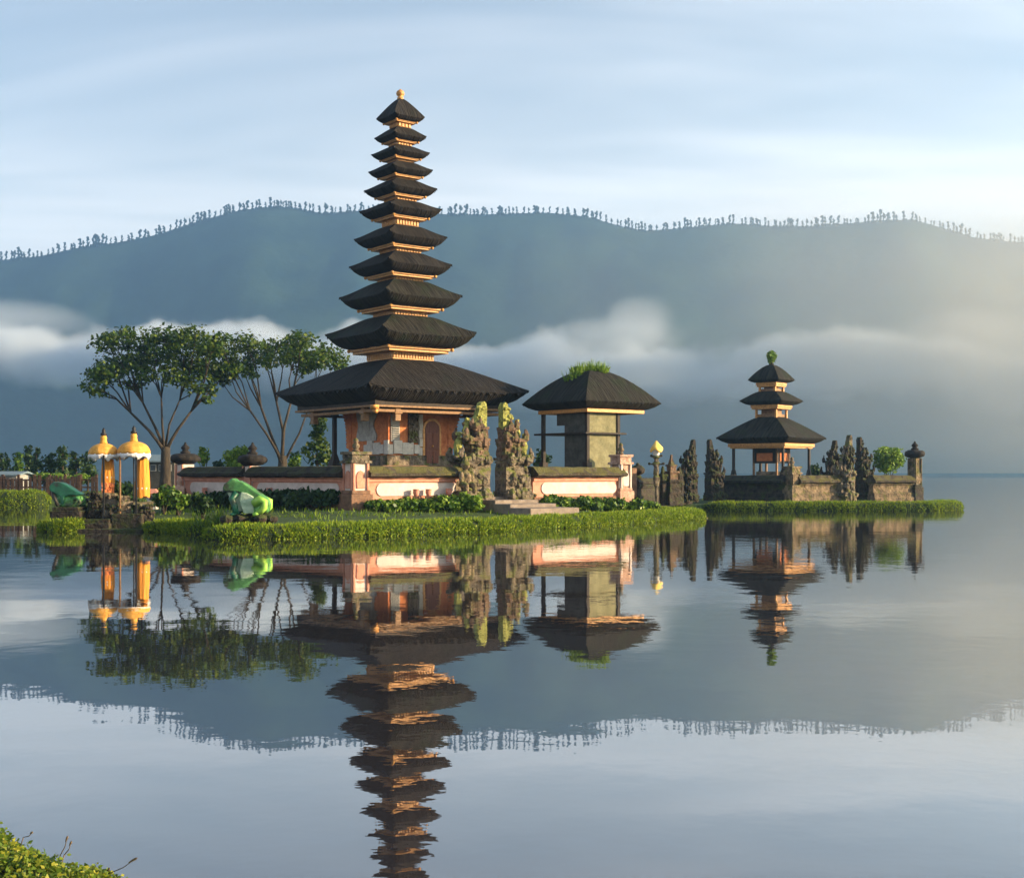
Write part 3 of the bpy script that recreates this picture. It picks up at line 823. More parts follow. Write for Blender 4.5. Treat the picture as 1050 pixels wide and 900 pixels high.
for face, side in (('R', 1), ('L', -1)):
    sw = MB(); n = 11; z0, z1 = 3.35, ZB - 0.1
    e0 = A - 0.3
    poly = [(side * e0, z0), (side * (A + 0.05), z0)]
    for k in range(n):
        zt = z0 + (z1 - z0) * (k + 0.5) / n
        base = A + 0.1 + 0.55 * (k / n) ** 3
        poly += [(side * (base + 0.14), zt), (side * (base + 0.02), zt + (z1 - z0) / n * 0.45)]
    poly += [(side * (A + 0.9), z1), (side * e0, z1)]
    fprism(sw, face, A, poly, -0.55, 0.05)
    obj('stepped_brick_edge', sw, M['brick'], tw, bevel=0.01)

# ---------------------------------------------------------------- pavilion with grass on its ridge
PD = 64.0
pv_ = thing('pavilion', 'open sided pavilion with one big thatch roof and grass growing on its top', 'pavilion', (X(606, PD), PD, 0), PHI)
w = 71.5 * PD / F; zt = Z(414, PD); H_ = Z(381, PD) - zt
roof_obj(roof_mb(w, H_, 0.20, 1.42, up=0.0, thick=1.0, seed=77, flare=0.0), M['thatch_moss'], pv_, zt)
zb = zt - 0.105 * w
bm_ = MB(); ab = 1.9
bm_.box(-ab, ab, -ab, -ab + 0.14, zb - 0.16, zb + 0.02); bm_.box(-ab, ab, ab - 0.14, ab, zb - 0.16, zb + 0.02)
bm_.box(-ab, -ab + 0.14, -ab + 0.14, ab - 0.14, zb - 0.16, zb + 0.02); bm_.box(ab - 0.14, ab, -ab + 0.14, ab - 0.14, zb - 0.16, zb + 0.02)
obj('eave_beam', bm_, M['gold'], pv_, bevel=0.02)
ce = MB(); ce.sq(1.85, zb + 0.0, zb + 0.2); obj('ceiling', ce, M['wood_dark'], pv_)
x0, x1, y0, y1 = -1.55, 0.45, -1.5, 1.9
zf = 2.35
for cx, cy in ((x0, y0), (x1, y0), (x0, y1), (x1, y1)):
    c = MB(); c.box(cx - 0.09, cx + 0.09, cy - 0.09, cy + 0.09, zf, zb + 0.015); c.box(cx - 0.17, cx + 0.17, cy - 0.17, cy + 0.17, zf, zf + 0.3)
    obj('column', c, M['wood_dark'], pv_, bevel=0.02)
wp = MB(); wp.box(x0 + 0.1, x1 - 0.1, y0 - 0.02, y0 + 0.1, zf, zb - 0.16); obj('front_wall', wp, M['yellow_plaster'], pv_)
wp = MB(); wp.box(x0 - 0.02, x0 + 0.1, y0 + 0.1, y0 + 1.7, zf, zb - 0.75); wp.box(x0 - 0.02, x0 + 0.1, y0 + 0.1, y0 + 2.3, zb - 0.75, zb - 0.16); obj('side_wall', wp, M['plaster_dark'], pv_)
bd = MB(); zr = Z(445, 62)
bd.box(x0 - 0.35, x1 + 0.35, y0 - 0.3, y1 + 0.35, zr, zr + 0.09); obj('shelf_rail', bd, M['wood_dark'], pv_, bevel=0.02)
fl = MB(); fl.box(-2.2, 1.2, -2.1, 2.6, 0.9, zf + 0.01); obj('plinth', fl, M['base'], pv_, bevel=0.03)
cs = [((rng.uniform(-0.75, 0.6), rng.uniform(-0.6, 0.7), zt + H_ * rng.uniform(0.93, 1.06)), (0.3, 0.3, 0.24)) for _ in range(11)]
cs += [((-0.9 - 0.1 * k, rng.uniform(-0.5, 0.9), zt + H_ * (0.92 - 0.05 * k)), (0.2, 0.28, 0.12)) for k in range(5)]
Cp, Np = clump_points(cs, 1500)
quads('roof_grass', np.concatenate([leaf_quads(Cp, Np, 0.13, 1.8), blade_quads(Cp[::3], unit(Np[::3] * 0.5 + np.array([0, 0, 1.0])), 0.05, 0.36)]), M['leaf_lime'], pv_)

# ---------------------------------------------------------------- the three-roofed shrine on the far island
MD = 80.0
m3 = thing('tiered_shrine', 'small shrine with three stacked thatch roofs on open posts on the far island', 'shrine tower', (X(791, MD), MD, 0), R(50))
t3 = [(24.7, 390, 374), (33.4, 412, 401.5), (57.8, 449.5, 427.5)]
T3 = [(w * MD / F, Z(t, MD), Z(tp, MD)) for w, t, tp in t3]
for i, (w, zt, ztop) in enumerate(T3):
    rtop = (0.10, 0.40, 0.24)[i]
    roof_obj(roof_mb(w, ztop - zt, rtop, (1.5, 1.25, 1.15)[i], up=(0.02, 0.035, 0.012)[i], thick=1.0, seed=40 + i * 3), M['thatch_moss'], m3, zt)
    zb = zt - 0.105 * w
    ab = (0.66, 0.66, 0.79)[i] * w / math.sqrt(2)
    bm_ = MB(); bm_.sq(ab, zb - 0.17, zb + 0.03); bm_.sq(ab * 0.95, zb - 0.27, zb - 0.168)
    obj('eave_beam', bm_, M['gold'], m3, bevel=0.015)
    if i < 2:
        ac = 0.40 * w / math.sqrt(2) + 0.1
        z0, z1 = T3[i + 1][2] - 0.2, zb - 0.25
        for sx in (-1, 1):
            for sy in (-1, 1):
                c = MB(); c.box(sx * ac - 0.06, sx * ac + 0.06, sy * ac - 0.06, sy * ac + 0.06, z0, z1); obj('post', c, M['gold'], m3)
        bb = MB(); bb.sq(ac - 0.05, z0, z0 + 0.36); bb.box(-ac * 0.4, ac * 0.45, -ac + 0.12, ac - 0.12, z0 + 0.35, z1); obj('tier_body', bb, M['gold_dark'], m3, bevel=0.01)
w, zt, _ = T3[2]; zb = zt - 0.105 * w - 0.26
fl = MB(); fl.sq(2.1, 0.5, 1.6); fl.sq(1.9, 1.597, 1.95); obj('plinth', fl, M['stone_dark'], m3, bevel=0.03)
for sx in (-1, 1):
    for sy in (-1, 1):
        c = MB(); q = 1.72; c.box(sx * q - 0.07, sx * q + 0.07, sy * q - 0.07, sy * q + 0.07, 1.94, zb + 0.01); c.box(sx * q - 0.15, sx * q + 0.15, sy * q - 0.15, sy * q + 0.15, 1.94, 2.3, None, 0.6)
        obj('post', c, M['wood_dark'], m3)
for sx, sy in ((-1, -1), (1, -1), (-1, 1), (1, 1)):
    c = MB(); q = 0.8; c.box(sx * q - 0.06, sx * q + 0.06, sy * q - 0.06, sy * q + 0.06, 1.94, zb + 0.01); obj('inner_post', c, M['gold_dark'], m3)
bx = MB(); bx.sq(0.86, 2.72, zb - 0.02); obj('shrine_box', bx, M['wood_dark'], m3, bevel=0.02)
bp = MB()
for face in 'RL': frect(bp, face, 0.86, -0.55, 0.55, 2.85, zb - 0.3, 0.0, 0.05)
obj('shrine_door', bp, M['brick'], m3, bevel=0.02)
bp = MB(); bp.sq(0.7, 1.94, 2.2); obj('offering_step', bp, M['stone_tan'], m3, bevel=0.02)
zt0 = T3[0][2]
kn = MB(); kn.lathe([(0.16, -0.1), (0.15, 0.08), (0.09, 0.14), (0.14, 0.24), (0.12, 0.34), (0.06, 0.42)], 10, (0, 0, zt0)); obj('finial', kn, M['stone_dark'], m3, smooth=True)
Cp, Np = clump_points([((0, 0, zt0 + 0.5), (0.32, 0.3, 0.3)), ((0.12, 0, zt0 + 0.72), (0.2, 0.2, 0.16)), ((-0.14, 0, zt0 + 0.25), (0.16, 0.16, 0.2))], 2600)
quads('finial_leaves', leaf_quads(Cp, Np, 0.12), M['leaf_lime'], m3)

# ---------------------------------------------------------------- yard walls
def wall_section(label, x, y, rz, L, mats, panel=True, z0=0.6, zs=(1.06, 1.18, 1.70, 1.93, 2.38), group='temple yard walls', cope=0.62):
    t = thing('yard_wall', label, 'wall', (x, y, 0), rz, group)
    a, b, c, d, e = zs
    m_ = MB(); m_.box(0, L, -0.30, 0.30, z0, a); m_.box(0.02, L - 0.02, -0.36, 0.36, z0, z0 + (a - z0) * 0.55); obj('base', m_, M[mats[0]], t, bevel=0.02)
    m_ = MB(); m_.box(0, L, -0.2, 0.2, a - 0.003, d); obj('body', m_, M[mats[1]], t)
    m_ = MB(); m_.box(0, L, -0.27, 0.27, c + 0.04, d - 0.06); m_.box(0, L, -0.32, 0.32, d - 0.062, d + 0.01); obj('moulding', m_, M[mats[1]], t, bevel=0.02)
    if panel:
        s0, s1 = 0.45, L - 0.35; hh = (c - b) / 2; r = hh * 0.9
        poly = [(s1 - r + r * math.cos(q), (b + c) / 2 + hh * math.sin(q)) for q in [(-90 + 15 * k) * math.pi / 180 for k in range(13)]]
        poly += [(s0 + r + r * math.cos(q), (b + c) / 2 + hh * math.sin(q)) for q in [(90 + 15 * k) * math.pi / 180 for k in range(13)]]
        m_ = MB(); m_.prism(poly, lambda s, z: (s, -0.19, z), lambda s, z: (s, -0.245, z)); obj('panel', m_, M[mats[2]], t, bevel=0.012)
    m_ = MB(); hw = cope
    sec = [(-hw * 0.75, d), (-hw, d + 0.06), (-hw, d + 0.17), (-hw * 0.8, d + 0.22), (-hw * 0.45, e - 0.02), (0, e), (hw * 0.45, e - 0.02), (hw * 0.8, d + 0.22), (hw, d + 0.17), (hw, d + 0.06), (hw * 0.75, d)]
    n = max(3, int(L / 0.3)); vs = []
    for i in range(n + 1):
        for (yy, z) in sec: vs.append((-0.03 + (L + 0.06) * i / n, yy + rng.uniform(-0.02, 0.02), z + rng.uniform(-0.02, 0.02)))
    k_ = len(sec)
    fs = [(i * k_ + k, i * k_ + (k + 1) % k_, (i + 1) * k_ + (k + 1) % k_, (i + 1) * k_ + k) for i in range(n) for k in range(k_)] + [tuple(range(k_)), tuple(reversed([n * k_ + k for k in range(k_)]))]
    m_.add(vs, fs); obj('coping', m_, M[mats[3]], t)
    return t
CX, CY = X(365, 50), 50.0
def on_wall(t, out=0.0): return (CX + U.x * t + NV.x * out, CY + U.y * t + NV.y * out)
LEND = (X(190, 58), 58.0)
LV = Vector((CX - LEND[0], CY - LEND[1])); LL = LV.length; LA = math.atan2(LV.y, LV.x); LV.normalize(); LN = Vector((LV.y, -LV.x))
def on_left(t, out=0.0): return (LEND[0] + LV.x * t + LN.x * out, LEND[1] + LV.y * t + LN.y * out)
TM = LL * 0.43
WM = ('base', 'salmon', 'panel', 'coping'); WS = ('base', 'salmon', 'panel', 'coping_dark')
wall_section('long pale pink yard wall right of the corner pillar, under the shrine door', *on_wall(0.35), PHI, 4.75, WM)
wall_section('pink yard wall with dark coping in front of the grass topped pavilion', *on_wall(8.75), PHI, 5.2, WM)
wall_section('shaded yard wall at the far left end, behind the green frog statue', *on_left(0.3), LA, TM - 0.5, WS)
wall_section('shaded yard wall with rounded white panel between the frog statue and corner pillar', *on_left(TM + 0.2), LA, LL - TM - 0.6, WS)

def pillar(label, loc, rz, z1, w=0.36, cap='block', mats=('base', 'panel', 'salmon', 'stone'), z0=0.6):
    t = thing('wall_pillar', label, 'pillar', (loc[0], loc[1], 0), rz, 'pillars of the yard walls')
    m_ = MB(); m_.sq(w * 1.3, z0, 1.28); m_.sq(w * 1.12, 1.277, 1.42); obj('base', m_, M[mats[0]], t, bevel=0.03)
    zc = z1 - 0.45
    m_ = MB(); m_.sq(w * 0.9, 1.4, zc); obj('shaft', m_, M[mats[1]], t, bevel=0.02)
    m_ = MB()
    for face in 'RL':
        poly = [(-0.17, 1.5), (0.17, 1.5), (0.2, 1.9)] + [(0.2 * math.cos(q), 1.9 + 0.3 * math.sin(q)) for q in (0.5, 1.0, 1.57, 2.14, 2.64)] + [(-0.2, 1.9)]
        fprism(m_, face, w * 0.9, poly, -0.01, 0.05)
        frect(m_, face, w * 0.9, -w * 0.95, -w * 0.7, 1.42, zc, -0.01, 0.08); frect(m_, face, w * 0.9, w * 0.7, w * 0.95, 1.42, zc, -0.01, 0.08)
    obj('niche', m_, M[mats[2]], t, bevel=0.015)
    m_ = MB()
    if cap == 'block':
        m_.sq(w * 1.25, zc - 0.003, zc + 0.1); m_.sq(w * 1.0, zc + 0.097, zc + 0.34); m_.sq(w * 1.2, zc + 0.337, zc + 0.44); 
        obj('cap', m_, M[mats[3]], t, cuts=3, rough=0.03, rscale=5)
        f_ = MB(); f_.lathe([(0.12, 0), (0.15, 0.06), (0.08, 0.12), (0.15, 0.2), (0.14, 0.3), (0.07, 0.36), (0.11, 0.43), (0.09, 0.5), (0.02, 0.56)], 12, (0, 0, zc + 0.43)); obj('finial', f_, M['stone_tan'], t, smooth=True)
    else:
        m_.lathe([(w * 0.9, 0), (w * 1.5, 0.08), (w * 2.0, 0.16), (w * 2.1, 0.28), (w * 1.9, 0.40), (w * 1.3, 0.47), (w * 0.5, 0.5)], 18, (0, 0, zc))
        obj('cap', m_, M['cap_dark'], t, rough=0.06, rscale=4, smooth=True, cuts=1)
        f_ = MB(); f_.lathe([(0.2, 0), (0.24, 0.08), (0.12, 0.16), (0.2, 0.26), (0.17, 0.34), (0.08, 0.42), (0.03, 0.54)], 12, (0, 0, zc + 0.48)); obj('finial', f_, M['cap_dark'], t, smooth=True)
    return t
pillar('wall corner pillar with arched niche and small pale figure on top', (CX, CY), PHI, Z(463, 50), 0.38)
pillar('slim whitish wall pillar with broad dark round cap behind the frog statue', on_left(TM), LA, Z(467, 54.5), 0.30, 'round')
pillar('end pillar of the yard wall with broad dark cap, next to the pale trunk', on_left(0), LA, Z(466, 58), 0.32, 'round')
pr = pillar('pinkish carved pillar at the end of the wall below the pavilion', on_wall(14.1), PHI, Z(466, 58.6), 0.34, 'block', ('pink_stone', 'pink_stone', 'panel', 'pink_stone'))

# far island walls
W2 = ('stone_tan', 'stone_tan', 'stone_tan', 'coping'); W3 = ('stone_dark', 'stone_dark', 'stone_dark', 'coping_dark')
c2 = (X(812, 72.5), 72.5); zz2 = (0.95, 1.05, 1.35, 1.5, 1.98)
def seg(label, p, q, mats, group='far island walls', zs=zz2, cope=0.5):
    v = Vector((q[0] - p[0], q[1] - p[1]))
    return wall_section(label, p[0], p[1], math.atan2(v.y, v.x), v.length, mats, False, 0.35, zs, group, cope)
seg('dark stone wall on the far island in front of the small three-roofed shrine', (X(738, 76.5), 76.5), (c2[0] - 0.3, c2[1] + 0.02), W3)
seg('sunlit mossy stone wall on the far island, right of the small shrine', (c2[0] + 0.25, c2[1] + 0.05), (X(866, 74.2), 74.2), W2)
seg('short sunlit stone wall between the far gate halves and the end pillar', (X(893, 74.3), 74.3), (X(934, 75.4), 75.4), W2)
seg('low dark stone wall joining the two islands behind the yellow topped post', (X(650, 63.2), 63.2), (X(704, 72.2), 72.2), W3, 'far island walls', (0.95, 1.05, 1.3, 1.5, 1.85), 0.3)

# ---------------------------------------------------------------- split gates: carved halves, inner face at local x=0, body towards +x
def gate_half(name_label, loc, rz, scale=1.0, mirror=1, lime=True, seed=1, group='split gate halves', mats=('stone', 'stone_red'), zbase=0.9, wide=1.0):
    r = random.Random(seed)
    t = thing('gate_half', name_label, 'temple gate', (loc[0], loc[1], zbase), rz, group)
    t.scale = (mirror * scale * wide, scale, scale)
    def stack(m_, rows):
        for z0, z1, w, dp in rows: m_.box(0, w, -dp / 2, dp / 2, z0 - 0.003, z1)
    def lumps(m_, rows, k):
        for _ in range(k):
            z0, z1, w, dp = r.choice(rows); s = r.uniform(0.05, 0.17)
            if r.random() < 0.72: c = (r.uniform(0.1, w), -dp / 2 - 0.01, r.uniform(z0, z1))
            else: c = (w, r.uniform(-dp / 2, dp / 2), r.uniform(z0, z1))
            m_.ball(c, (s, s, s * r.uniform(0.8, 1.7)), 6, 5)
    def ears(m_, z, w, dp, h):
        for cx, cy in ((w - 0.04, -dp / 2 + 0.05), (w - 0.04, dp / 2 - 0.05), (w * 0.45, -dp / 2 + 0.04)):
            m_.tube([(cx, cy, z - 0.05), (cx + 0.05, cy, z + h * 0.45), (cx + 0.01, cy, z + h)], [0.13, 0.10, 0.02], 6)
    p1 = [(0, 0.28, 1.12, 1.1), (0.28, 0.40, 1.22, 1.2), (0.40, 0.55, 1.08, 1.05)]
    m_ = MB(); stack(m_, p1); lumps(m_, p1, 26); obj('plinth', m_, M[mats[0]], t, cuts=3, rough=0.05, rscale=3.5)
    p2 = [(0.55, 1.75, 0.84, 0.78), (0.95, 1.06, 0.92, 0.88), (1.75, 1.86, 0.98, 0.92), (1.86, 1.98, 1.1, 1.05)]
    m_ = MB(); stack(m_, p2); lumps(m_, p2, 62); ears(m_, 1.98, 1.08, 1.0, 0.42)
    m_.box(0.8, 1.22, -0.3, 0.3, 0.5, 1.3, None, 0.8); m_.ball((1.05, 0, 1.42), (0.16, 0.2, 0.24), 8, 6)
    obj('lower_body', m_, M[mats[0]], t, cuts=3, rough=0.06, rscale=4)
    p3 = [(1.97, 2.55, 0.64, 0.62), (2.55, 2.66, 0.78, 0.76), (2.66, 2.80, 0.92, 0.9)]
    m_ = MB(); stack(m_, p3); lumps(m_, p3, 20); ears(m_, 2.8, 0.9, 0.85, 0.4)
    obj('middle_body', m_, M[mats[1]], t, cuts=3, rough=0.055, rscale=4)
    p4 = [(2.79, 3.15, 0.48, 0.5), (3.15, 3.27, 0.62, 0.62)]
    m_ = MB(); stack(m_, p4); lumps(m_, p4, 10); ears(m_, 3.27, 0.6, 0.58, 0.35)
    obj('upper_body', m_, M[mats[1]], t, cuts=3, rough=0.05, rscale=4)
    cm = M['stone_lime'] if lime else M[mats[0]]
    m_ = MB()
    outl = [(0.0, 3.2), (0.46, 3.2), (0.50, 3.38), (0.40, 3.62), (0.31, 3.86), (0.27, 4.08), (0.22, 4.28), (0.10, 4.36), (0.02, 4.28), (0.0, 4.0)]
    m_.prism(outl, lambda x, z: (x, -0.17, z), lambda x, z: (x, 0.17, z))
    for k in range(9): m_.ball((r.uniform(0.05, 0.4), -0.17, r.uniform(3.3, 4.1)), r.uniform(0.05, 0.09), 6, 5)
    obj('crest', m_, cm, t, cuts=2, rough=0.04, rscale=6)
    m_ = MB()
    m_.tube([(0.66, -0.05, 2.75), (0.72, -0.05, 3.1), (0.68, -0.05, 3.52)], [0.13, 0.12, 0.07], 7); m_.tube([(0.95, -0.05, 1.95), (1.02, -0.05, 2.5), (0.96, -0.05, 2.85)], [0.14, 0.15, 0.07], 7)
    m_.ball((1.0, -0.1, 2.95), 0.12, 8, 6); m_.ball((0.7, -0.08, 3.56), 0.09, 8, 6)
    obj('side_flame', m_, cm, t, cuts=1, rough=0.05, rscale=6)
    return t
gate_half('left half of the big carved split gate beside the shrine steps', on_wall(6.3), PHI, 1.0, -1, True, 3, zbase=0.78, wide=1.4)
gate_half('right half of the big carved split gate, its flat inner face dark', on_wall(7.15), PHI, 1.0, 1, True, 4, zbase=0.78, wide=1.2)
gate_half('left one of two dark mossy gate halves left of the small three-roofed shrine', P(712, 71.2), R(28), 0.80, -1, False, 5, mats=('stone_dark', 'stone_dark'), zbase=0.5)
gate_half('right one of two dark mossy gate halves, touching the small shrine roof', P(726, 73.6), R(28), 0.82, 1, False, 6, mats=('stone_dark', 'stone_dark'), zbase=0.5)
gate_half('brown gate half on the far island, left half of the right pair', P(872, 74.2), R(35), 0.88, -1, False, 7, mats=('stone', 'stone_dark'), zbase=0.5)
gate_half('brown far gate half with tall dark inner face, before the round bush', P(880, 75.2), R(35), 0.86, 1, False, 8, mats=('stone_dark', 'stone_dark'), zbase=0.5)
gate_half('mossy carved stone half standing farther back, just right of the small shrine', P(857, 79.5), R(35), 0.84, -1, False, 9, mats=('stone_dark', 'stone_dark'), zbase=0.5)

# ---------------------------------------------------------------- steps in front of the big gate
stp = thing('stone_steps', 'broad low stone steps leading from the lawn up to the split gate', 'steps', (*on_wall(6.8), 0), PHI)
for k, (o0, o1, z) in enumerate(((0.2, 1.6, 0.98), (1.6, 2.7, 0.84), (2.7, 4.1, 0.70))):
    m_ = MB(); m_.box(-1.15 - 0.06 * k, 1.15 + 0.06 * k, -o1, -o0, 0.3, z); obj('step', m_, M['paving'], stp, bevel=0.03)
m_ = MB(); m_.box(-0.7, 0.7, -0.2, 1.5, 0.5, 1.08); obj('threshold', m_, M['paving'], stp, bevel=0.03)

# stone guardian seated at the foot of the gate
def blob(name, balls, mat, parent=None, vox=0.04, it=6):
    m_ = MB()
    for c, r in balls: m_.ball(c, r, 14, 10)
    o = obj(name, m_, mat, parent, smooth=True)
    rm = o.modifiers.new('remesh', 'REMESH'); rm.mode = 'VOXEL'; rm.voxel_size = vox; rm.use_smooth_shade = True
    sm = o.modifiers.new('smooth', 'SMOOTH'); sm.factor = 0.5; sm.iterations = it
    return o
g = thing('guardian_statue', 'carved stone guardian figure seated by the left foot of the big gate', 'statue', (*on_wall(4.75, 0.75), 0.95), PHI)
blob('figure', [((0, 0, 0.95), (0.27, 0.23, 0.36)), ((0, -0.02, 1.48), (0.19, 0.18, 0.21)), ((0, -0.16, 1.45), (0.09, 0.09, 0.08)), ((-0.27, -0.1, 0.98), (0.10, 0.11, 0.28)), ((0.27, -0.1, 0.98), (0.10, 0.11, 0.28)),
      ((-0.2, -0.22, 0.65), (0.14, 0.26, 0.13)), ((0.2, -0.22, 0.65), (0.14, 0.26, 0.13)), ((-0.2, -0.38, 0.5), (0.1, 0.1, 0.2)), ((0.2, -0.38, 0.5), (0.1, 0.1, 0.2)), ((0, 0, 1.68), (0.12, 0.12, 0.14)), ((0.16, 0, 1.5), (0.07, 0.06, 0.13)), ((-0.16, 0, 1.5), (0.07, 0.06, 0.13)), ((0, -0.2, 1.05), (0.14, 0.09, 0.1)), ((0, 0.02, 1.86), (0.06, 0.06, 0.14))], M['stone_tan'], g, 0.03, 2)
m_ = MB(); m_.sq(0.42, 0, 0.28); m_.sq(0.36, 0.277, 0.42); obj('pedestal', m_, M['stone'], g, cuts=2, rough=0.03)

# ---------------------------------------------------------------- hedges of clipped reedy grass round the shores
def hedge(label, path, width, h, n, cat='hedge', seed=0, mat='hedge', blade=0.17, zb=-0.05):
    """path: (px, d) points along its centre line"""
    t = thing('hedge', label, cat, (*P(*path[0]), 0), 0, 'shore hedges')
    base = Vector((*P(*path[0]), 0))
    pts_ = [Vector((*P(*q), 0)) - base for q in path]
    seg_, cum = [], [0.0]
    for a, b in zip(pts_, pts_[1:]): cum.append(cum[-1] + (b - a).length)
    L_ = cum[-1]
    def at(u):
        d = u * L_
        for k in range(len(pts_) - 1):
            if d <= cum[k + 1] or k == len(pts_) - 2:
                f = (d - cum[k]) / max(1e-6, cum[k + 1] - cum[k]); break
        p = pts_[k].lerp(pts_[k + 1], f)
        d0 = (pts_[k + 1] - pts_[k]).normalized()
        d1 = (pts_[min(k + 2, len(pts_) - 1)] - pts_[min(k + 1, len(pts_) - 2)]).normalized() if k + 2 < len(pts_) else d0
        dm = (pts_[k] - pts_[k - 1]).normalized() if k > 0 else d0
        tn = (d0.lerp(d1, max(0, f - 0.5)) if f > 0.5 else d0.lerp(dm, max(0, 0.5 - f))).normalized()
        return p, tn
    prof = [(-0.50, 0.0), (-0.53, 0.35), (-0.50, 0.66), (-0.40, 0.88), (-0.2, 0.98), (0.0, 1.0), (0.2, 0.98), (0.40, 0.88), (0.50, 0.66), (0.53, 0.35), (0.50, 0.0)]
    NS = max(10, int(L_ / 0.35)); K = len(prof)
    m_ = MB()
    for i in range(NS + 1):
        u = i / NS; p, tn = at(u); sd = Vector((-tn.y, tn.x, 0))
        e = min(1, math.sqrt(max(0.0, min(u, 1 - u) * L_ / (width * 0.45)))) * 0.97 + 0.03
        wob = 1 + 0.07 * noise.noise(p * 0.5)
        for a, b in prof:
            q = p - sd * (a * width * e * wob)
            m_.v.append((q.x, q.y, zb + (h * 0.93 - zb) * b * (0.55 + 0.45 * e) * (1 + 0.05 * noise.noise(p * 1.1 + Vector((a, b, 0))))))
    m_.f = [(i * K + k, i * K + k + 1, (i + 1) * K + k + 1, (i + 1) * K + k) for i in range(NS) for k in range(K - 1)] + [tuple(range(K)), tuple(NS * K + k for k in range(K))]
    core = obj('inside', m_, M['hedge_core'], t, smooth=True)
    # blades over the surface
    V = np.array(m_.v).reshape(NS + 1, K, 3)
    ii = nr.integers(0, NS, n); kk = nr.integers(0, K - 1, n)
    fu, fk = nr.random(n)[:, None], nr.random(n)[:, None]
    C = (V[ii, kk] * (1 - fu) + V[ii + 1, kk] * fu) * (1 - fk) + (V[ii, kk + 1] * (1 - fu) + V[ii + 1, kk + 1] * fu) * fk
    N_ = np.cross(V[ii + 1, kk] - V[ii, kk], V[ii, kk + 1] - V[ii, kk]); N_ = unit(N_)
    mid = V[ii].mean(1); flip = ((C - mid) * N_).sum(1) < 0; N_[flip] *= -1
    D = unit(N_ * 0.55 + np.array([0, 0, 0.85]) + nr.normal(0, 0.35, (n, 3)))
    C = C + np.array([0, 0, -0.03]) + N_ * nr.uniform(-0.06, 0.03, n)[:, None]
    keep = (C[:, 2] > -0.12) & (np.array([noise.noise(Vector((c[0] * 4.6, c[1] * 4.6, c[2] * 2.0))) for c in C]) > -0.38 + 0.3 * (nr.random(n) - 0.5))
    C = C + N_ * np.array([0.07 * noise.noise(Vector((c[0] * 1.1, c[1] * 1.1, c[2] * 0.6 + 9))) for c in C])[:, None]
    C, D, N_ = C[keep], D[keep], N_[keep]; h_ = len(C) // 2
    quads('blades', np.concatenate([blade_quads(C[:h_], D[:h_], 0.034, blade * 0.75), leaf_quads(C[h_:] + N_[h_:] * 0.03, N_[h_:], 0.065, 1.5, 0.7)]), M[mat], t)
    return t
hedge('long clipped green hedge curving along the near shore of the temple island',
      [(209, 40.4), (250, 40.6), (300, 41.1), (350, 42.0), (400, 43.1), (450, 44.6), (500, 46.2), (550, 48.5), (600, 51.1), (650, 54.1), (682, 56.3), (701, 57.8), (706, 59.0), (698, 60.3), (680, 61.3), (655, 62.0)], 1.5, 0.45, 78000)
hedge('short low hedge under the dark green statue at the left tip of the island', [(40, 46.0), (60, 45.9), (92, 46.0)], 1.1, 0.44, 8000)
hedge('short low hedge between the umbrella platform and the long near hedge', [(148, 45.6), (175, 45.4), (200, 44.6), (214, 43.4)], 1.1, 0.42, 9000)
hedge('low green hedge along the shore of the far island with the small shrine', [(722, 71.4), (780, 71.0), (850, 71.0), (910, 71.2), (950, 71.3), (973, 72.2), (974, 73.5), (955, 75)], 1.3, 0.50, 30000)
hedge('broad green bank hedge at the far left edge below the brown fence', [(-90, 77.6), (-40, 77.6), (10, 77.6), (52, 78.6)], 1.9, 1.08, 22000)

# grass tufts over the lawn
k = 0; Cg = []
while k < 5200:
    px, d = rng.uniform(20, 960), rng.uniform(43, 90); x, y = P(px, d); z = gz(x, y)
    k += 1
    if z > 0.45: Cg.append((x, y, z - 0.02))
Cg = np.array(Cg); Cg = np.concatenate([Cg + np.concatenate([nr.normal(0, 0.25, (len(Cg), 2)), np.zeros((len(Cg), 1))], 1) for _ in range(4)])
kind(quads('grass', blade_quads(Cg, unit(nr.normal(0, 0.35, (len(Cg), 3)) + np.array([0, 0, 1.0])), 0.05, 0.16), M['grass']), 'stuff')

# ---------------------------------------------------------------- shrubs
def shrub(label, x, y, z, cs, dens, size, mat, group=None, name='shrub', cat='shrub', stems=5, aspect=1.6, blades=False):
    t = thing(name, label, cat, (x, y, z), 0, group)
    Cp, Np = clump_points(cs, dens)
    q = leaf_quads(Cp, Np, size, aspect)
    quads('foliage', q, M[mat], t)
    m_ = MB()
    for k in range(stems):
        c, r = cs[k % len(cs)]
        m_.tube([(rng.uniform(-0.1, 0.1), rng.uniform(-0.1, 0.1), -0.1), (c[0] * 0.5, c[1] * 0.5, c[2] * 0.5), (c[0] + rng.uniform(-0.1, 0.1), c[1], c[2])], [0.035, 0.028, 0.014], 5)
    obj('stems', m_, M['bark'], t)
    return t
def clump_row(wx, h, n):
    return [((rng.uniform(-wx, wx), rng.uniform(-0.25, 0.25), h * rng.uniform(0.35, 0.72)), (rng.uniform(0.28, 0.42), rng.uniform(0.25, 0.35), h * rng.uniform(0.28, 0.42))) for _ in range(n)]
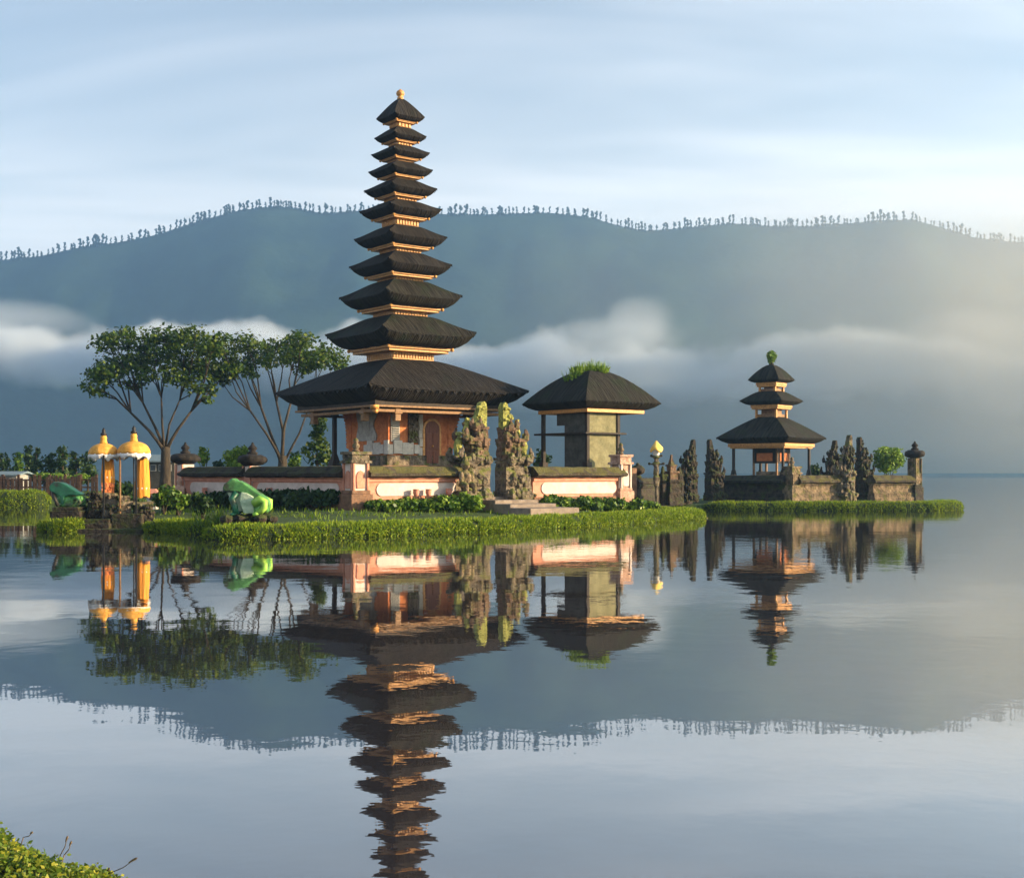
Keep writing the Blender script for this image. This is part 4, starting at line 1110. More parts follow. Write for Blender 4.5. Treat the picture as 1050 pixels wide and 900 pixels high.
front = [  # t along the wall, out, height, half width, leaf colour, label
    (0.55, 0.95, 0.62, 0.5, 'leaf_mid', 'low leafy shrub at the foot of the corner pillar'),
    (1.55, 1.0, 0.72, 0.55, 'leaf_mid', 'leafy green shrub under the left part of the long pink wall'),
    (2.55, 1.05, 0.70, 0.5, 'leaf_mid', 'leafy green shrub under the middle of the long pink wall'),
    (3.5, 1.05, 0.85, 0.5, 'leaf_mid', 'taller leafy shrub under the right part of the long pink wall'),
    (4.45, 1.25, 1.0, 0.45, 'leaf_lime', 'bright lime leafed shrub left of the gate steps'),
    (9.15, 1.1, 0.95, 0.5, 'leaf_mid', 'leafy shrub just right of the gate steps'),
    (10.3, 1.0, 0.78, 0.55, 'leaf_mid', 'leafy shrub under the left part of the pavilion wall'),
    (11.4, 0.95, 0.78, 0.55, 'leaf_mid', 'leafy shrub under the middle of the pavilion wall'),
    (12.5, 0.95, 0.76, 0.55, 'leaf_mid', 'leafy shrub under the right part of the pavilion wall'),
    (13.6, 1.0, 0.72, 0.5, 'leaf_mid', 'leafy shrub below the pinkish carved end pillar'),
    (14.8, 0.9, 0.6, 0.4, 'leaf_mid', 'small leafy shrub right of the pinkish end pillar')]
for t_, o_, h_, w_, mt, lb in front:
    x, y = on_wall(t_, o_)
    shrub(lb, x, y, gz(x, y), clump_row(w_, h_ * 0.74, 9), 2600, 0.12, mt, 'shrubs along the yard wall', aspect=1.5)
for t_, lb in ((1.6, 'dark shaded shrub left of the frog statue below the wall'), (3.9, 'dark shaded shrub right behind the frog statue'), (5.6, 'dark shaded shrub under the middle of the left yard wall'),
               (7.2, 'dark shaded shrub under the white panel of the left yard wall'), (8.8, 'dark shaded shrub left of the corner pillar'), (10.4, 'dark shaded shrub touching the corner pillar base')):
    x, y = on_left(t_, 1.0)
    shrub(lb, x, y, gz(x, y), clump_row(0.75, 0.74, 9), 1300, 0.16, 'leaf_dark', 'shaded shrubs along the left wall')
# behind the walls
def ball_shrub(label, px, d, ztop, zbot, rpx, mat, name='shrub', size=0.13, dens=750, n=9, cat='shrub', squash=1.0):
    x, y = P(px, d); r = rpx * d / F; zc = (ztop + zbot) / 2; h = (ztop - zbot) / 2
    cs = [((rng.uniform(-1, 1) * r * 0.55, rng.uniform(-1, 1) * r * 0.5, zc + rng.uniform(-0.5, 0.55) * h), (r * 0.55, r * 0.5, h * 0.52)) for _ in range(n)]
    g_ = gz(x, y)
    cs = [((c[0], c[1], c[2] - g_), q) for c, q in cs]
    return shrub(label, x, y, g_, cs, dens, size, mat, name=name, cat=cat, stems=6)
ball_shrub('round bright lime bush behind the left wall between the two dark pillar caps', 247, 66, Z(458, 66), Z(484, 66), 17, 'leaf_lime')
ball_shrub('small bright shrub just right of the left dark pillar cap', 209, 67, Z(458, 67), Z(480, 67), 6, 'leaf_lime')
ball_shrub('small dark rounded bush behind the left wall beside the lime bush', 224, 68, Z(471, 68), Z(486, 68), 6, 'leaf_dark')
ball_shrub('small dark green shrub to the right of the second big tree trunk', 302, 70, Z(462, 70), Z(484, 70), 7, 'leaf_mid')
ball_shrub('dark shrub seen through the gap right of the big gate', 556, 72, Z(461, 72), Z(482, 72), 10, 'leaf_dark')
ball_shrub('small dark bush left of the standing stones on the far island', 836, 84, Z(476, 84), Z(494, 84), 7, 'leaf_dark')
ball_shrub('round green bush with thin stems at the right end of the far island', 912, 80, Z(455, 80), Z(486, 80), 19, 'leaf_lime', n=12)
for px_, w__ in ((176, 14), (195, 8), (165, 12), (186, 9)):
    pass
ball_shrub('sunny green shrub on the lawn right of the orange shrines', 168, 50, 1.62, 0.7, 14, 'leaf_mid', dens=900, size=0.13)
ball_shrub('leafy green shrub on the lawn before the pale tree trunk', 183, 49, 1.45, 0.7, 14, 'leaf_mid', dens=900, size=0.13)
ball_shrub('dark leafy shrub left of the frog statue on the lawn', 208, 47, 1.4, 0.6, 13, 'leaf_dark', dens=900, size=0.13)
ball_shrub('dark leafy shrub behind the orange wrapped shrines', 130, 52, 1.8, 0.6, 22, 'leaf_dark', dens=700, size=0.14)
ball_shrub('thin leafy shrub between the dark green statue and the shrine stones', 90, 48, 1.3, 0.5, 8, 'leaf_dark', dens=900, size=0.12)
x, y = P(222, 43.6)
t = thing('grass_tuft', 'tuft of tall pale green grass left of the frog statue', 'grass tuft', (x, y, gz(x, y)))
Cg = np.stack([nr.normal(0, 0.35, 160), nr.normal(0, 0.2, 160), np.zeros(160)], 1)
quads('blades', blade_quads(Cg, unit(nr.normal(0, 0.4, (160, 3)) + np.array([0, 0, 1.0])), 0.05, 0.75), M['grass'], t)

# ---------------------------------------------------------------- trees
def big_tree(label, base, d, fork_py, trunk_r, clumps, mains, leaf='leaf', dens=520, size=0.18):
    bx_, by_ = P(base[0], d); g_ = gz(bx_, by_)
    t = thing('shade_tree', label, 'tree', (bx_, by_, g_), 0, 'two big flat topped shade trees')
    fork = Vector((X(base[1], d) - bx_, 0, Z(fork_py, d) - g_))
    m_ = MB()
    m_.tube([(0, 0, -0.3), (trunk_r * 0.1, 0, fork.z * 0.3), (fork.x * 0.8, 0, fork.z * 0.8), fork], [trunk_r * 1.35, trunk_r, trunk_r * 0.85, trunk_r * 0.8], 12)
    for k in range(5):
        a = k * 1.26; m_.tube([(math.cos(a) * trunk_r * 1.9, math.sin(a) * trunk_r * 1.9, -0.15), (math.cos(a) * trunk_r * 0.9, math.sin(a) * trunk_r * 0.9, 0.35)], [0.12, 0.2], 6)
    obj('trunk', m_, M['bark'], t, smooth=True)
    cs = []
    for (cx, cy, r) in clumps:
        rr = r * d / F
        cs.append((Vector((X(cx, d) - bx_, rng.uniform(-3.0, 3.0), Z(cy, d) - g_)), (rr * 1.5, rr * 1.7, rr * 0.85)))
    m_ = MB()
    order = sorted(cs, key=lambda q: q[0].x)
    groups = [order[i * len(order) // mains:(i + 1) * len(order) // mains] for i in range(mains)]
    for gi, gr in enumerate(groups):
        cen = sum((q[0] for q in gr), Vector()) / len(gr)
        off = Vector((rng.uniform(-0.12, 0.12), rng.uniform(-0.2, 0.2), 0))
        start = fork + Vector((off.x, off.y, -0.25 - 0.3 * rng.random()))
        joint = start.lerp(cen, 0.56) + Vector((0, 0, -0.25 * abs(cen.x - fork.x) * 0.35))
        midp = start.lerp(joint, 0.5) + Vector((rng.uniform(-0.25, 0.25), rng.uniform(-0.3, 0.3), 0.12))
        r0 = trunk_r * rng.uniform(0.26, 0.40)
        m_.tube([start, start.lerp(midp, 0.5) + Vector((0, 0, 0.05)), midp, joint], [r0, r0 * 0.85, r0 * 0.72, r0 * 0.55], 8)
        for q in gr:
            e = q[0] + Vector((0, 0, -q[1][2] * 0.2)); bend = joint.lerp(e, 0.5) + Vector((rng.uniform(-0.35, 0.35), rng.uniform(-0.3, 0.3), rng.uniform(-0.1, 0.3)))
            m_.tube([joint, bend, e], [r0 * 0.5, r0 * 0.36, r0 * 0.16], 6)
            for _ in range(2):
                v = Vector((rng.uniform(-1, 1) * q[1][0], rng.uniform(-1, 1) * q[1][1], rng.uniform(-0.2, 0.9) * q[1][2])) * 0.9
                s = bend.lerp(e, rng.uniform(0.1, 1.0)); m_.tube([s, s.lerp(q[0] + v, 0.5) + Vector((rng.uniform(-0.15, 0.15), 0, 0.1)), q[0] + v], [r0 * 0.18, r0 * 0.13, 0.012], 5)
    obj('branches', m_, M['bark'], t, smooth=True)
    Cp, Np = clump_points([(tuple(c), r) for c, r in cs] , dens, 0.25)
    C2, N2 = clump_points([(tuple(c), tuple(1.3 * q for q in r)) for c, r in cs], dens * 0.12, 0.8)
    Cp, Np = np.concatenate([Cp, C2]), np.concatenate([Np, N2])
    # gaps: thin the leaves where a coarse noise is low
    keep = np.array([noise.noise(Vector(p * 0.9) + Vector((3, 1, 7))) > -0.34 + 0.12 * rng.random() for p in Cp])
    quads('crown', leaf_quads(Cp[keep], Np[keep] * 0.5 + np.array([0, 0, 0.6]), size, 1.6, 0.6), M[leaf], t)
    return t
big_tree('left one of the two big flat topped trees, its leaves hanging lowest', (169, 170), 84, 458, 0.36,
         [(97, 381, 9), (92, 402, 6), (107, 398, 8), (108, 371, 12), (118, 352, 12), (126, 341, 8), (104, 345, 5), (138, 350, 13), (152, 362, 14), (134, 372, 14), (120, 385, 12), (135, 393, 8), (165, 346, 12), (180, 355, 14), (185, 343, 8), (196, 348, 12),
          (208, 344, 9), (215, 356, 12), (172, 374, 14), (196, 372, 14), (212, 378, 12), (205, 394, 11), (220, 402, 7), (213, 411, 5), (228, 378, 10), (186, 388, 10), (158, 386, 9), (226, 362, 10)], 5)
big_tree('right one of the two big flat topped trees, partly behind the shrine roof', (289, 290), 86, 467, 0.36,
         [(236, 352, 8), (231, 365, 9), (244, 362, 11), (240, 380, 10), (228, 390, 7), (256, 352, 11), (248, 375, 9), (266, 364, 11), (272, 350, 10), (284, 360, 12), (296, 350, 10), (302, 364, 11), (314, 352, 10), (322, 364, 11), (332, 356, 9), (340, 366, 9),
          (328, 374, 9), (280, 374, 7), (260, 384, 6), (310, 376, 8), (345, 374, 6)], 5)
# small trees
def small_tree(label, px, d, ztop, zbot, rpx, mat, group=None, cone=0.5, dens=300, size=0.2, name='tree'):
    x, y = P(px, d); g_ = gz(x, y); h = ztop - g_; r = rpx * d / F
    t = thing(name, label, 'tree', (x, y, g_), 0, group)
    m_ = MB(); m_.tube([(0, 0, -0.2), (0.03, 0, h * 0.4), (0, 0.02, h * 0.93)], [0.10, 0.07, 0.02], 7)
    cs, lay = [], 6
    for k in range(lay):
        f = (k + 0.3) / lay; z = (zbot - g_) + (ztop - zbot) * f; rr = r * (1 - cone * f)
        for _ in range(3):
            a = rng.uniform(0, 6.28); c = (math.cos(a) * rr * 0.5, math.sin(a) * rr * 0.5, z + rng.uniform(-0.1, 0.1))
            cs.append((c, (rr * 0.55, rr * 0.55, (ztop - zbot) / lay * 0.75)))
            m_.tube([(0, 0, z * 0.85), c], [0.03, 0.012], 5)
    obj('trunk', m_, M['bark'], t)
    Cp, Np = clump_points(cs, dens)
    quads('crown', leaf_quads(Cp, Np, size, 1.5), M[mat], t)
    return t
small_tree('bushy young tree behind the left wall, seen left of the shrine column', 325, 72, Z(424, 72), Z(474, 72), 16, 'leaf', cone=0.35, dens=240)
back = [(3, 466, 9, 'leaf_dark'), (17, 465, 8, 'leaf_mid'), (29, 460, 7, 'leaf_dark'), (37, 460, 6, 'leaf_dark'), (50, 466, 9, 'leaf_dark'), (64, 459, 8, 'leaf_dark'), (78, 466, 9, 'leaf_dark'), (90, 467, 9, 'leaf_dark'), (-12, 464, 9, 'leaf_dark')]
bl_ = ['small dark conifer at the left edge in the row behind the fence', 'lighter green tree second in the row behind the brown fence', 'slim pointed tree, left of the pair in the row behind the fence', 'slim pointed tree, right of the pair in the row behind the fence',
       'wide low tree in the middle of the row behind the fence', 'tall pointed tree between two low ones in the row behind the fence', 'dark rounded tree in the row, left of the last one by the umbrella', 'dark tree half hidden by the left umbrella at the end of the row', 'small dark tree cut off by the left edge of the view']
for (px_, py_, r_, mt), lb in zip(back, bl_):
    d_ = rng.uniform(86, 92); small_tree(lb, px_, d_, Z(py_ - 2, d_), Z(493, d_), r_ * 1.4, mt, 'row of small trees behind the fence', 0.55, 330, 0.18)
for px_, lb in ((44, 'low yellow green bush left in front of the tree row'), (62, 'low yellow green bush in the middle before the tree row'), (80, 'low yellow green bush right before the tree row')):
    ball_shrub(lb, px_, 83, Z(484, 83), Z(493, 83), 11, 'leaf_lime', dens=700, size=0.12)

# ---------------------------------------------------------------- left bank: fence and little houses
fp, fq = P(-30, 80.5), P(98, 80.5)
f = thing('fence', 'brown wooden fence of uneven upright boards on the left bank', 'fence', (*fp, 0))
Lf = fq[0] - fp[0]; g0 = 1.0
m_ = MB(); x = 0.0
while x < Lf:
    w_ = rng.uniform(0.12, 0.26); h_ = rng.uniform(0.72, 0.98)
    if rng.random() < 0.86: m_.box(x, x + w_, -0.03 + rng.uniform(-0.01, 0.01), 0.02, 0.5, g0 + h_)
    x += w_ + rng.uniform(0.02, 0.10)
obj('boards', m_, M['fence'], f)
m_ = MB(); m_.box(0, Lf, 0.025, 0.085, g0 + 0.62, g0 + 0.72); m_.box(0, Lf, 0.025, 0.085, g0 + 0.15, g0 + 0.25); obj('rails', m_, M['fence'], f)
for k in range(9):
    m_ = MB(); xx = Lf * k / 8; m_.box(xx - 0.07, xx + 0.07, 0.09, 0.22, 0.4, g0 + 1.02); obj('fence_post', m_, M['fence'], f)
def house(label, px, d, wpx, ztop, zeave, depth=3.0, rz=0, wm='white_wall'):
    x, y = P(px, d); w_ = wpx * d / F / 2
    t = thing('house', label, 'house', (x, y, 0), rz)
    m_ = MB(); m_.box(-w_, w_, -depth / 2, depth / 2, 0.5, zeave); obj('wall', m_, M[wm], t)
    m_ = MB(); e = 0.3
    m_.prism([(-depth / 2 - e, zeave - 0.08), (-depth / 2 - e, zeave + 0.02), (0, ztop), (depth / 2 + e, zeave + 0.02), (depth / 2 + e, zeave - 0.08), (0, ztop - 0.12)], lambda a, z: (-w_ - e, a, z), lambda a, z: (w_ + e, a, z)); obj('roof', m_, M['blue_roof'], t)
    for s in (-0.5, 0.1, 0.6):
        fr = MB(); fr.box(w_ * s - 0.22, w_ * s + 0.22, -depth / 2 - 0.05, -depth / 2 + 0.02, zeave - 0.75, zeave - 0.25); fo = obj('window', fr, M['white_wall'], t)
        gl = MB(); gl.box(w_ * s - 0.17, w_ * s + 0.17, -depth / 2 - 0.06, -depth / 2 - 0.02, zeave - 0.7, zeave - 0.3); obj('pane', gl, M['glass'], fo)
    return t
house('low white house with blue grey roof behind the brown fence', 12, 84, 24, Z(483, 84), Z(486.5, 84), 2.4)
house('small dark house with layered blue grey roof behind the left tree trunk', 170, 96, 28, Z(466, 96), Z(473, 96), 3.0, 0, 'plaster_dark')

# ---------------------------------------------------------------- frog statue
def P3(px, py, d): return Vector((X(px, d), d, Z(py, d)))
fd = 43.2; fb = (X(252, fd), fd, gz(X(252, fd), fd))
fr = thing('frog_statue', 'big green frog statue with pale belly sitting on dark rocks by the hedge', 'statue', fb)
def fpt(px, py, y=0.0): return (X(px, fd) - fb[0], y, Z(py, fd) - fb[2])
s_ = fd / F
def slab(name, outline, fn, half, mat, parent, vox=0.03, it=5, extra=()):
    """rounded body from a side outline"""
    m_ = MB(); m_.prism(outline, lambda a, z: fn(a, z, -half), lambda a, z: fn(a, z, half))
    for c, r in extra: m_.ball(c, r, 12, 8)
    o = obj(name, m_, mat, parent, smooth=True)
    rm = o.modifiers.new('remesh', 'REMESH'); rm.mode = 'VOXEL'; rm.voxel_size = vox; rm.use_smooth_shade = True
    sm = o.modifiers.new('smooth', 'SMOOTH'); sm.factor = 0.5; sm.iterations = it
    return o
slab('body', [(230, 500.5), (231.5, 496), (236, 493), (246, 492.5), (250, 494), (262, 502), (274, 510.5), (277, 517), (275, 525), (266, 527), (257, 526), (252, 512), (248, 504.5), (240, 504), (231, 503)], fpt, 0.30, M['frog'], fr, 0.03, 8,
     [(fpt(240, 493.5, -0.2), 0.12), (fpt(240, 493.5, 0.2), 0.12)])
slab('belly', [(249, 504), (255, 505), (262, 509), (262, 526), (252, 526.5), (247, 513)], fpt, 0.335, M['frog_pale'], fr, 0.03, 4)
slab('throat', [(234, 504.3), (247, 504.6), (250, 513), (250, 524), (244, 524), (238, 513)], fpt, 0.22, M['frog_pale'], fr, 0.03, 5)
for s__ in (-1, 1):
    m_ = MB(); m_.tube([fpt(244, 505, 0.26 * s__), fpt(240, 511, 0.34 * s__), fpt(243, 519, 0.33 * s__), fpt(244, 526, 0.34 * s__)], [0.13, 0.11, 0.10, 0.11], 9)
    for k in (-1, 0, 1): m_.tube([fpt(244, 526, 0.34 * s__), fpt(239, 527.4, (0.34 + 0.1 * k) * s__)], [0.07, 0.05], 6)
    obj('front_leg', m_, M['frog_dark'], fr, smooth=True)
    m_ = MB(); m_.tube([fpt(263, 516, 0.30 * s__), fpt(269, 512, 0.42 * s__), fpt(274, 514, 0.45 * s__), fpt(274, 520, 0.45 * s__), fpt(268, 526, 0.44 * s__)], [0.16, 0.15, 0.12, 0.11, 0.10], 9)
    m_.tube([fpt(268, 526, 0.44 * s__), fpt(262, 527.2, 0.46 * s__)], [0.10, 0.06], 7)
    obj('hind_leg', m_, M['frog_lime'], fr, smooth=True)
    m_ = MB(); m_.ball(fpt(240.3, 494, 0.235 * s__), 0.06, 10, 8); obj('eye', m_, M['black'], fr, smooth=True)
m_ = MB(); m_.tube([fpt(230, 503.2, -0.18), fpt(229, 502.4, 0), fpt(230, 503.2, 0.18)], 0.022, 6); m_.tube([fpt(230, 503.2, -0.18), fpt(238, 503.4, -0.32), fpt(246, 503.8, -0.345)], 0.022, 6); obj('mouth', m_, M['black'], fr)
rk = thing('rock_plinth', 'flat pile of dark rocks carrying the green frog statue', 'rocks', (fb[0], fb[1], 0.57))
m_ = MB()
for k in range(13):
    m_.ball((rng.uniform(-0.62, 0.9), rng.uniform(-0.5, 0.45), rng.uniform(-0.05, 0.02)), (rng.uniform(0.2, 0.36), rng.uniform(0.18, 0.3), rng.uniform(0.10, 0.17)), 8, 6)
obj('rocks', m_, M['stone_dark'], rk, rough=0.06, rscale=4)

# dark green statue on the left tip
sd_ = 46.3; sb = (X(69, sd_), sd_, Z(520, sd_))
gs = thing('toad_statue', 'glossy dark green toad statue with pale underside leaning left on a black plinth', 'statue', sb)
def spt(px, py, y=0.0): return (X(px, sd_) - sb[0], y, Z(py, sd_) - sb[2])
slab('back', [(52.5, 500), (54, 496.5), (58.5, 494), (64, 494.3), (71, 497.5), (79, 503), (87, 507), (80, 508.2), (74, 507.5), (68, 509), (67.5, 517), (65, 517), (64, 509), (60, 506.5), (54, 503.5)], spt, 0.25, M['frog_dark'], gs, 0.025, 6,
     [(spt(57, 495.8, -0.16), 0.08), (spt(57, 495.8, 0.16), 0.08)])
blob('underside', [(spt(61, 506.5), (0.17, 0.20, 0.16)), (spt(64, 511), (0.17, 0.21, 0.24)), (spt(70, 513), (0.24, 0.24, 0.22)), (spt(77, 513.5), (0.22, 0.23, 0.18)), (spt(82, 511), (0.14, 0.16, 0.12)), (spt(70, 517.5), (0.36, 0.26, 0.10))], M['frog'], gs, 0.025, 6)
for s__ in (-1, 1):
    m_ = MB(); m_.tube([spt(78, 511, 0.2 * s__), spt(83, 510.5, 0.27 * s__), spt(85, 515, 0.28 * s__), spt(79, 519, 0.28 * s__)], [0.09, 0.08, 0.06, 0.05], 8); obj('hind_leg', m_, M['frog'], gs, smooth=True)
for s__ in (-1, 1):
    m_ = MB(); m_.tube([spt(56, 504, 0.18 * s__), spt(58, 510, 0.24 * s__), spt(62, 518.5, 0.24 * s__)], [0.05, 0.06, 0.07], 7); obj('front_leg', m_, M['black'], gs, smooth=True)
    m_ = MB(); m_.ball(spt(56.8, 495.2, 0.2 * s__), 0.045, 8, 6); obj('eye', m_, M['black'], gs, smooth=True)
m_ = MB(); m_.box(-0.42, 0.52, -0.36, 0.36, -0.12, 0.02); m_.box(-0.5, 0.6, -0.42, 0.42, -0.65, -0.117); obj('plinth', m_, M['stone_dark'], gs, bevel=0.025)

# ---------------------------------------------------------------- orange wrapped shrines under ceremonial umbrellas
ud = 47.0
pf = thing('stone_platform', 'dark stepped stone platform at the water edge below the orange shrines', 'platform', (X(122, ud), ud - 0.4, 0))
k_ = ud / F
m_ = MB(); m_.box(-1.05, 0.05, -0.9, 1.0, -0.3, Z(535, ud)); m_.box(-0.95, 0.0, -0.75, 1.0, 0.2, Z(531, ud)); m_.box(0.048, 1.15, -0.65, 1.0, -0.3, 0.62); obj('steps', m_, M['stone_dark'], pf, bevel=0.03, cuts=1, rough=0.02)
m_ = MB(); m_.box(-1.5, 2.3, -1.15, 1.1, -0.3, 0.10); obj('landing', m_, M['stone_dark'], pf, bevel=0.03)
def wrapped_shrine(label, px, zc0, zc1, w_, zped, carved):
    t = thing('wrapped_shrine', label, 'shrine', (X(px, ud), ud, 0), R(20), 'orange shrines at the water edge')
    m_ = MB(); m_.sq(0.34, 0.4, zped * 0.6); m_.sq(0.29, zped * 0.6 - 0.003, zped); m_.sq(0.36, zped - 0.003, zped + 0.1)
    for q in range(14): m_.ball((rng.uniform(-0.34, 0.34), -0.3 + rng.uniform(-0.05, 0.05), rng.uniform(0.5, zped)), rng.uniform(0.05, 0.12), 6, 5)
    obj('pedestal', m_, M['stone'], t, cuts=2, rough=0.05, rscale=4)
    if carved:
        m_ = MB(); m_.sq(w_ * 1.05, zped + 0.098, zc0); 
        for q in range(18): m_.ball((rng.uniform(-w_, w_), -w_ * 1.05, rng.uniform(zped + 0.12, zc0)), rng.uniform(0.03, 0.07), 6, 5)
        obj('carved_box', m_, M['brick'], t, cuts=1, rough=0.03, rscale=5)
    prof = []
    for q in range(9):
        f_ = q / 8; prof.append((w_ * (1.12 - 0.14 * f_ + 0.05 * math.sin(f_ * 5)), zc0 - 0.02 + (zc1 - zc0) * f_))
    m_ = MB(); n = 36; vs, fs = [], []
    for r_, z in prof:
        for a in range(n):
            an = a * 2 * math.pi / n; fold = 1 + 0.07 * math.sin(an * 9 + z * 0.6)
            vs.append((r_ * fold * math.cos(an), r_ * fold * math.sin(an), z + (0.04 * math.sin(an * 4) if z < zc0 + 0.05 else 0)))
    for i in range(len(prof) - 1):
        for a in range(n): fs.append((i * n + a, i * n + (a + 1) % n, (i + 1) * n + (a + 1) % n, (i + 1) * n + a))
    fs.append(tuple((len(prof) - 1) * n + a for a in range(n)))
    m_.add(vs, fs); obj('cloth', m_, M['orange'], t, smooth=True)
    m_ = MB(); m_.lathe([(w_ * 1.08, 0), (w_ * 1.1, 0.07), (w_ * 1.0, 0.09)], 24, (0, 0, zc0 + (zc1 - zc0) * 0.18)); obj('sash', m_, M['white_cloth'], t)
    return t
wrapped_shrine('orange cloth wrapped shrine on the left with carved orange lower box', 110.5, Z(495, ud), Z(470, ud), 0.21, Z(508, ud), True)
wrapped_shrine('taller orange cloth wrapped shrine on the right reaching lower down', 146, Z(509, ud), Z(469, ud), 0.23, Z(517, ud), False)
def umbrella(label, px, pymid, rad, pole_px, seed):
    zt = Z(pymid, ud)
    t = thing('ceremonial_umbrella', label, 'umbrella', (X(px, ud), ud - 0.25, 0), R(11 * seed), 'fringed ceremonial umbrellas')
    n, prof = 40, [(1.0, 0.0), (0.985, 0.10), (0.93, 0.20), (0.82, 0.31), (0.65, 0.40), (0.42, 0.465), (0.2, 0.495), (0.09, 0.50)]
    m_ = MB(); vs, fs = [], []
    for r_, z in prof:
        for a in range(n):
            an = a * 2 * math.pi / n; rib = 1 + 0.04 * abs(math.sin(an * 6))
            vs.append((rad * r_ * rib * math.cos(an), rad * r_ * rib * math.sin(an), zt + z * rad * 1.55))
    K = len(prof)
    for i in range(K - 1):
        for a in range(n): fs.append((i * n + a, i * n + (a + 1) % n, (i + 1) * n + (a + 1) % n, (i + 1) * n + a))
    fs.append(tuple((K - 1) * n + a for a in range(n)))
    m_.add(vs, fs); cn = obj('canopy', m_, M['yellow'], t, smooth=True)
    so = cn.modifiers.new('cloth', 'SOLIDIFY'); so.thickness = 0.015
    m_ = MB(); vs, fs = [], []; n = 72
    for z, rr in ((0.0, 1.012), (-0.10, 1.03), (-0.30, 1.0)):
        for a in range(n):
            an = a * 2 * math.pi / n; fold = 1 + (0.03 if z < -0.05 else 0.008) * math.sin(an * 24)
            dz = (0.13 * abs(math.sin(an * 3.5 + seed)) + 0.05 * rng.random()) if z < -0.2 else 0
            vs.append((rad * rr * fold * math.cos(an), rad * rr * fold * math.sin(an), zt + 0.02 + z + dz))
    for i in range(2):
        for a in range(n): fs.append((i * n + a, i * n + (a + 1) % n, (i + 1) * n + (a + 1) % n, (i + 1) * n + a))
    m_.add(vs, fs); fo = obj('fringe', m_, M['white_cloth'], t, smooth=True)
    so = fo.modifiers.new('cloth', 'SOLIDIFY'); so.thickness = 0.008
    m_ = MB(); m_.tube([(0, 0, 0.3), (0, 0, zt + 0.7 * rad)], 0.028, 8); obj('pole', m_, M['black'], t)
    for a in range(8):
        an = a * math.pi / 4; rb = MB(); rb.tube([(0, 0, zt + 0.62 * rad), (rad * 0.93 * math.cos(an), rad * 0.93 * math.sin(an), zt + 0.04)], 0.010, 5); obj('rib', rb, M['wood_dark'], t)
    z1 = zt + 0.775 * rad
    m_ = MB(); m_.lathe([(0.16, -0.03), (0.13, 0.05), (0.11, 0.15), (0.13, 0.2), (0.10, 0.25), (0.085, 0.30)], 14, (0, 0, z1)); fi = obj('finial', m_, M['yellow'], t, smooth=True)
    m_ = MB(); m_.lathe([(0.11, 0), (0.12, 0.06), (0.06, 0.12), (0.075, 0.18), (0.02, 0.28)], 12, (0, 0, z1 + 0.29)); obj('finial_tip', m_, M['black'], fi, smooth=True)
    return t
umbrella('left orange yellow ceremonial umbrella, lower one, with white fringe', 108.5, 466, 0.53, 105, 1)
umbrella('right orange yellow ceremonial umbrella, slightly higher, with white fringe', 139.3, 465, 0.58, 139, 2)
for px_, y_, top, lb in ((106.3, -0.95, 468, 'thin dark post in front of the left orange shrine'), (123, -0.75, 470, 'pale thin post between the two orange shrines'), (139.8, -0.95, 470, 'thin dark post in front of the right orange shrine')):
    t = thing('post', lb, 'post', (X(px_, ud + y_), ud + y_, 0))
    m_ = MB(); m_.box(-0.032, 0.032, -0.032, 0.032, 0.05, Z(top, ud)); m_.box(-0.09, 0.09, -0.09, 0.09, 0.05, 0.45); obj('shaft', m_, M['gold_dark' if px_ == 123 else 'black'], t, bevel=0.01)
    m_ = MB(); m_.ball((0, 0, Z(top, ud)), 0.05, 8, 6); obj('knob', m_, M['gold_dark' if px_ == 123 else 'black'], t, smooth=True)
# carved mossy stones round the platform
for px_, w_, top, dd_, lb in ((97, 0.27, 505, -0.35, 'dark mossy carved stone left of the left orange shrine'), (128, 0.26, 508, -0.25, 'pale carved stone between the two orange shrines'), (149.5, 0.22, 518, -0.5, 'dark carved stone at the foot of the right orange shrine'), (117, 0.2, 519, -0.65, 'small dark carved stone in front of the left orange shrine')):
    t = thing('carved_stone', lb, 'carved stone', (X(px_, ud + dd_), ud + dd_, 0), R(25))
    zt = Z(top, ud); m_ = MB(); m_.sq(w_, 0.0, zt * 0.3); m_.sq(w_ * 0.8, zt * 0.3 - 0.003, zt * 0.75); m_.sq(w_ * 1.0, zt * 0.75 - 0.003, zt * 0.85); m_.sq(w_ * 0.6, zt * 0.85 - 0.003, zt)
    for q in range(22): m_.ball((rng.uniform(-w_, w_) * 0.9, -w_ * 0.85, rng.uniform(0.1, zt)), rng.uniform(0.05, 0.11), 6, 5)
    obj('block', m_, M['stone' if px_ == 128 else 'stone_dark'], t, cuts=2, rough=0.06, rscale=4)

# ---------------------------------------------------------------- right of the yard: post with yellow canopy, little shrine
ld = 61.5
t = thing('lamp_post', 'slim grey carved post with ragged pale yellow canopy above the dark wall', 'post', (X(673, ld), ld, 0.5))
b0 = 0.5
m_ = MB(); m_.lathe([(0.10, 0), (0.07, 0.1), (0.06, 0.9), (0.12, 1.0), (0.16, 1.1), (0.17, 1.4), (0.12, 1.5), (0.13, 1.56), (0.13, 1.9), (0.18, 1.98), (0.2, 2.05), (0.12, 2.12), (0.12, 2.3), (0.2, 2.36), (0.14, 2.44)], 10); obj('shaft', m_, M['stone'], t, cuts=1, rough=0.04, rscale=6)
for zz_, s in ((2.0, 0.34), (2.38, 0.24)):
    m_ = MB(); m_.box(-s, s, -s * 0.4, s * 0.4, zz_, zz_ + 0.07); m_.ball((-s, 0, zz_ + 0.06), 0.07, 6, 5); m_.ball((s, 0, zz_ + 0.06), 0.07, 6, 5); obj('carved_arm', m_, M['stone_dark'], t, bevel=0.01)
m_ = MB(); m_.lathe([(0.11, 2.42), (0.15, 2.5), (0.17, 2.72), (0.10, 2.85)], 12); obj('collar', m_, M['white_cloth'], t, smooth=True)
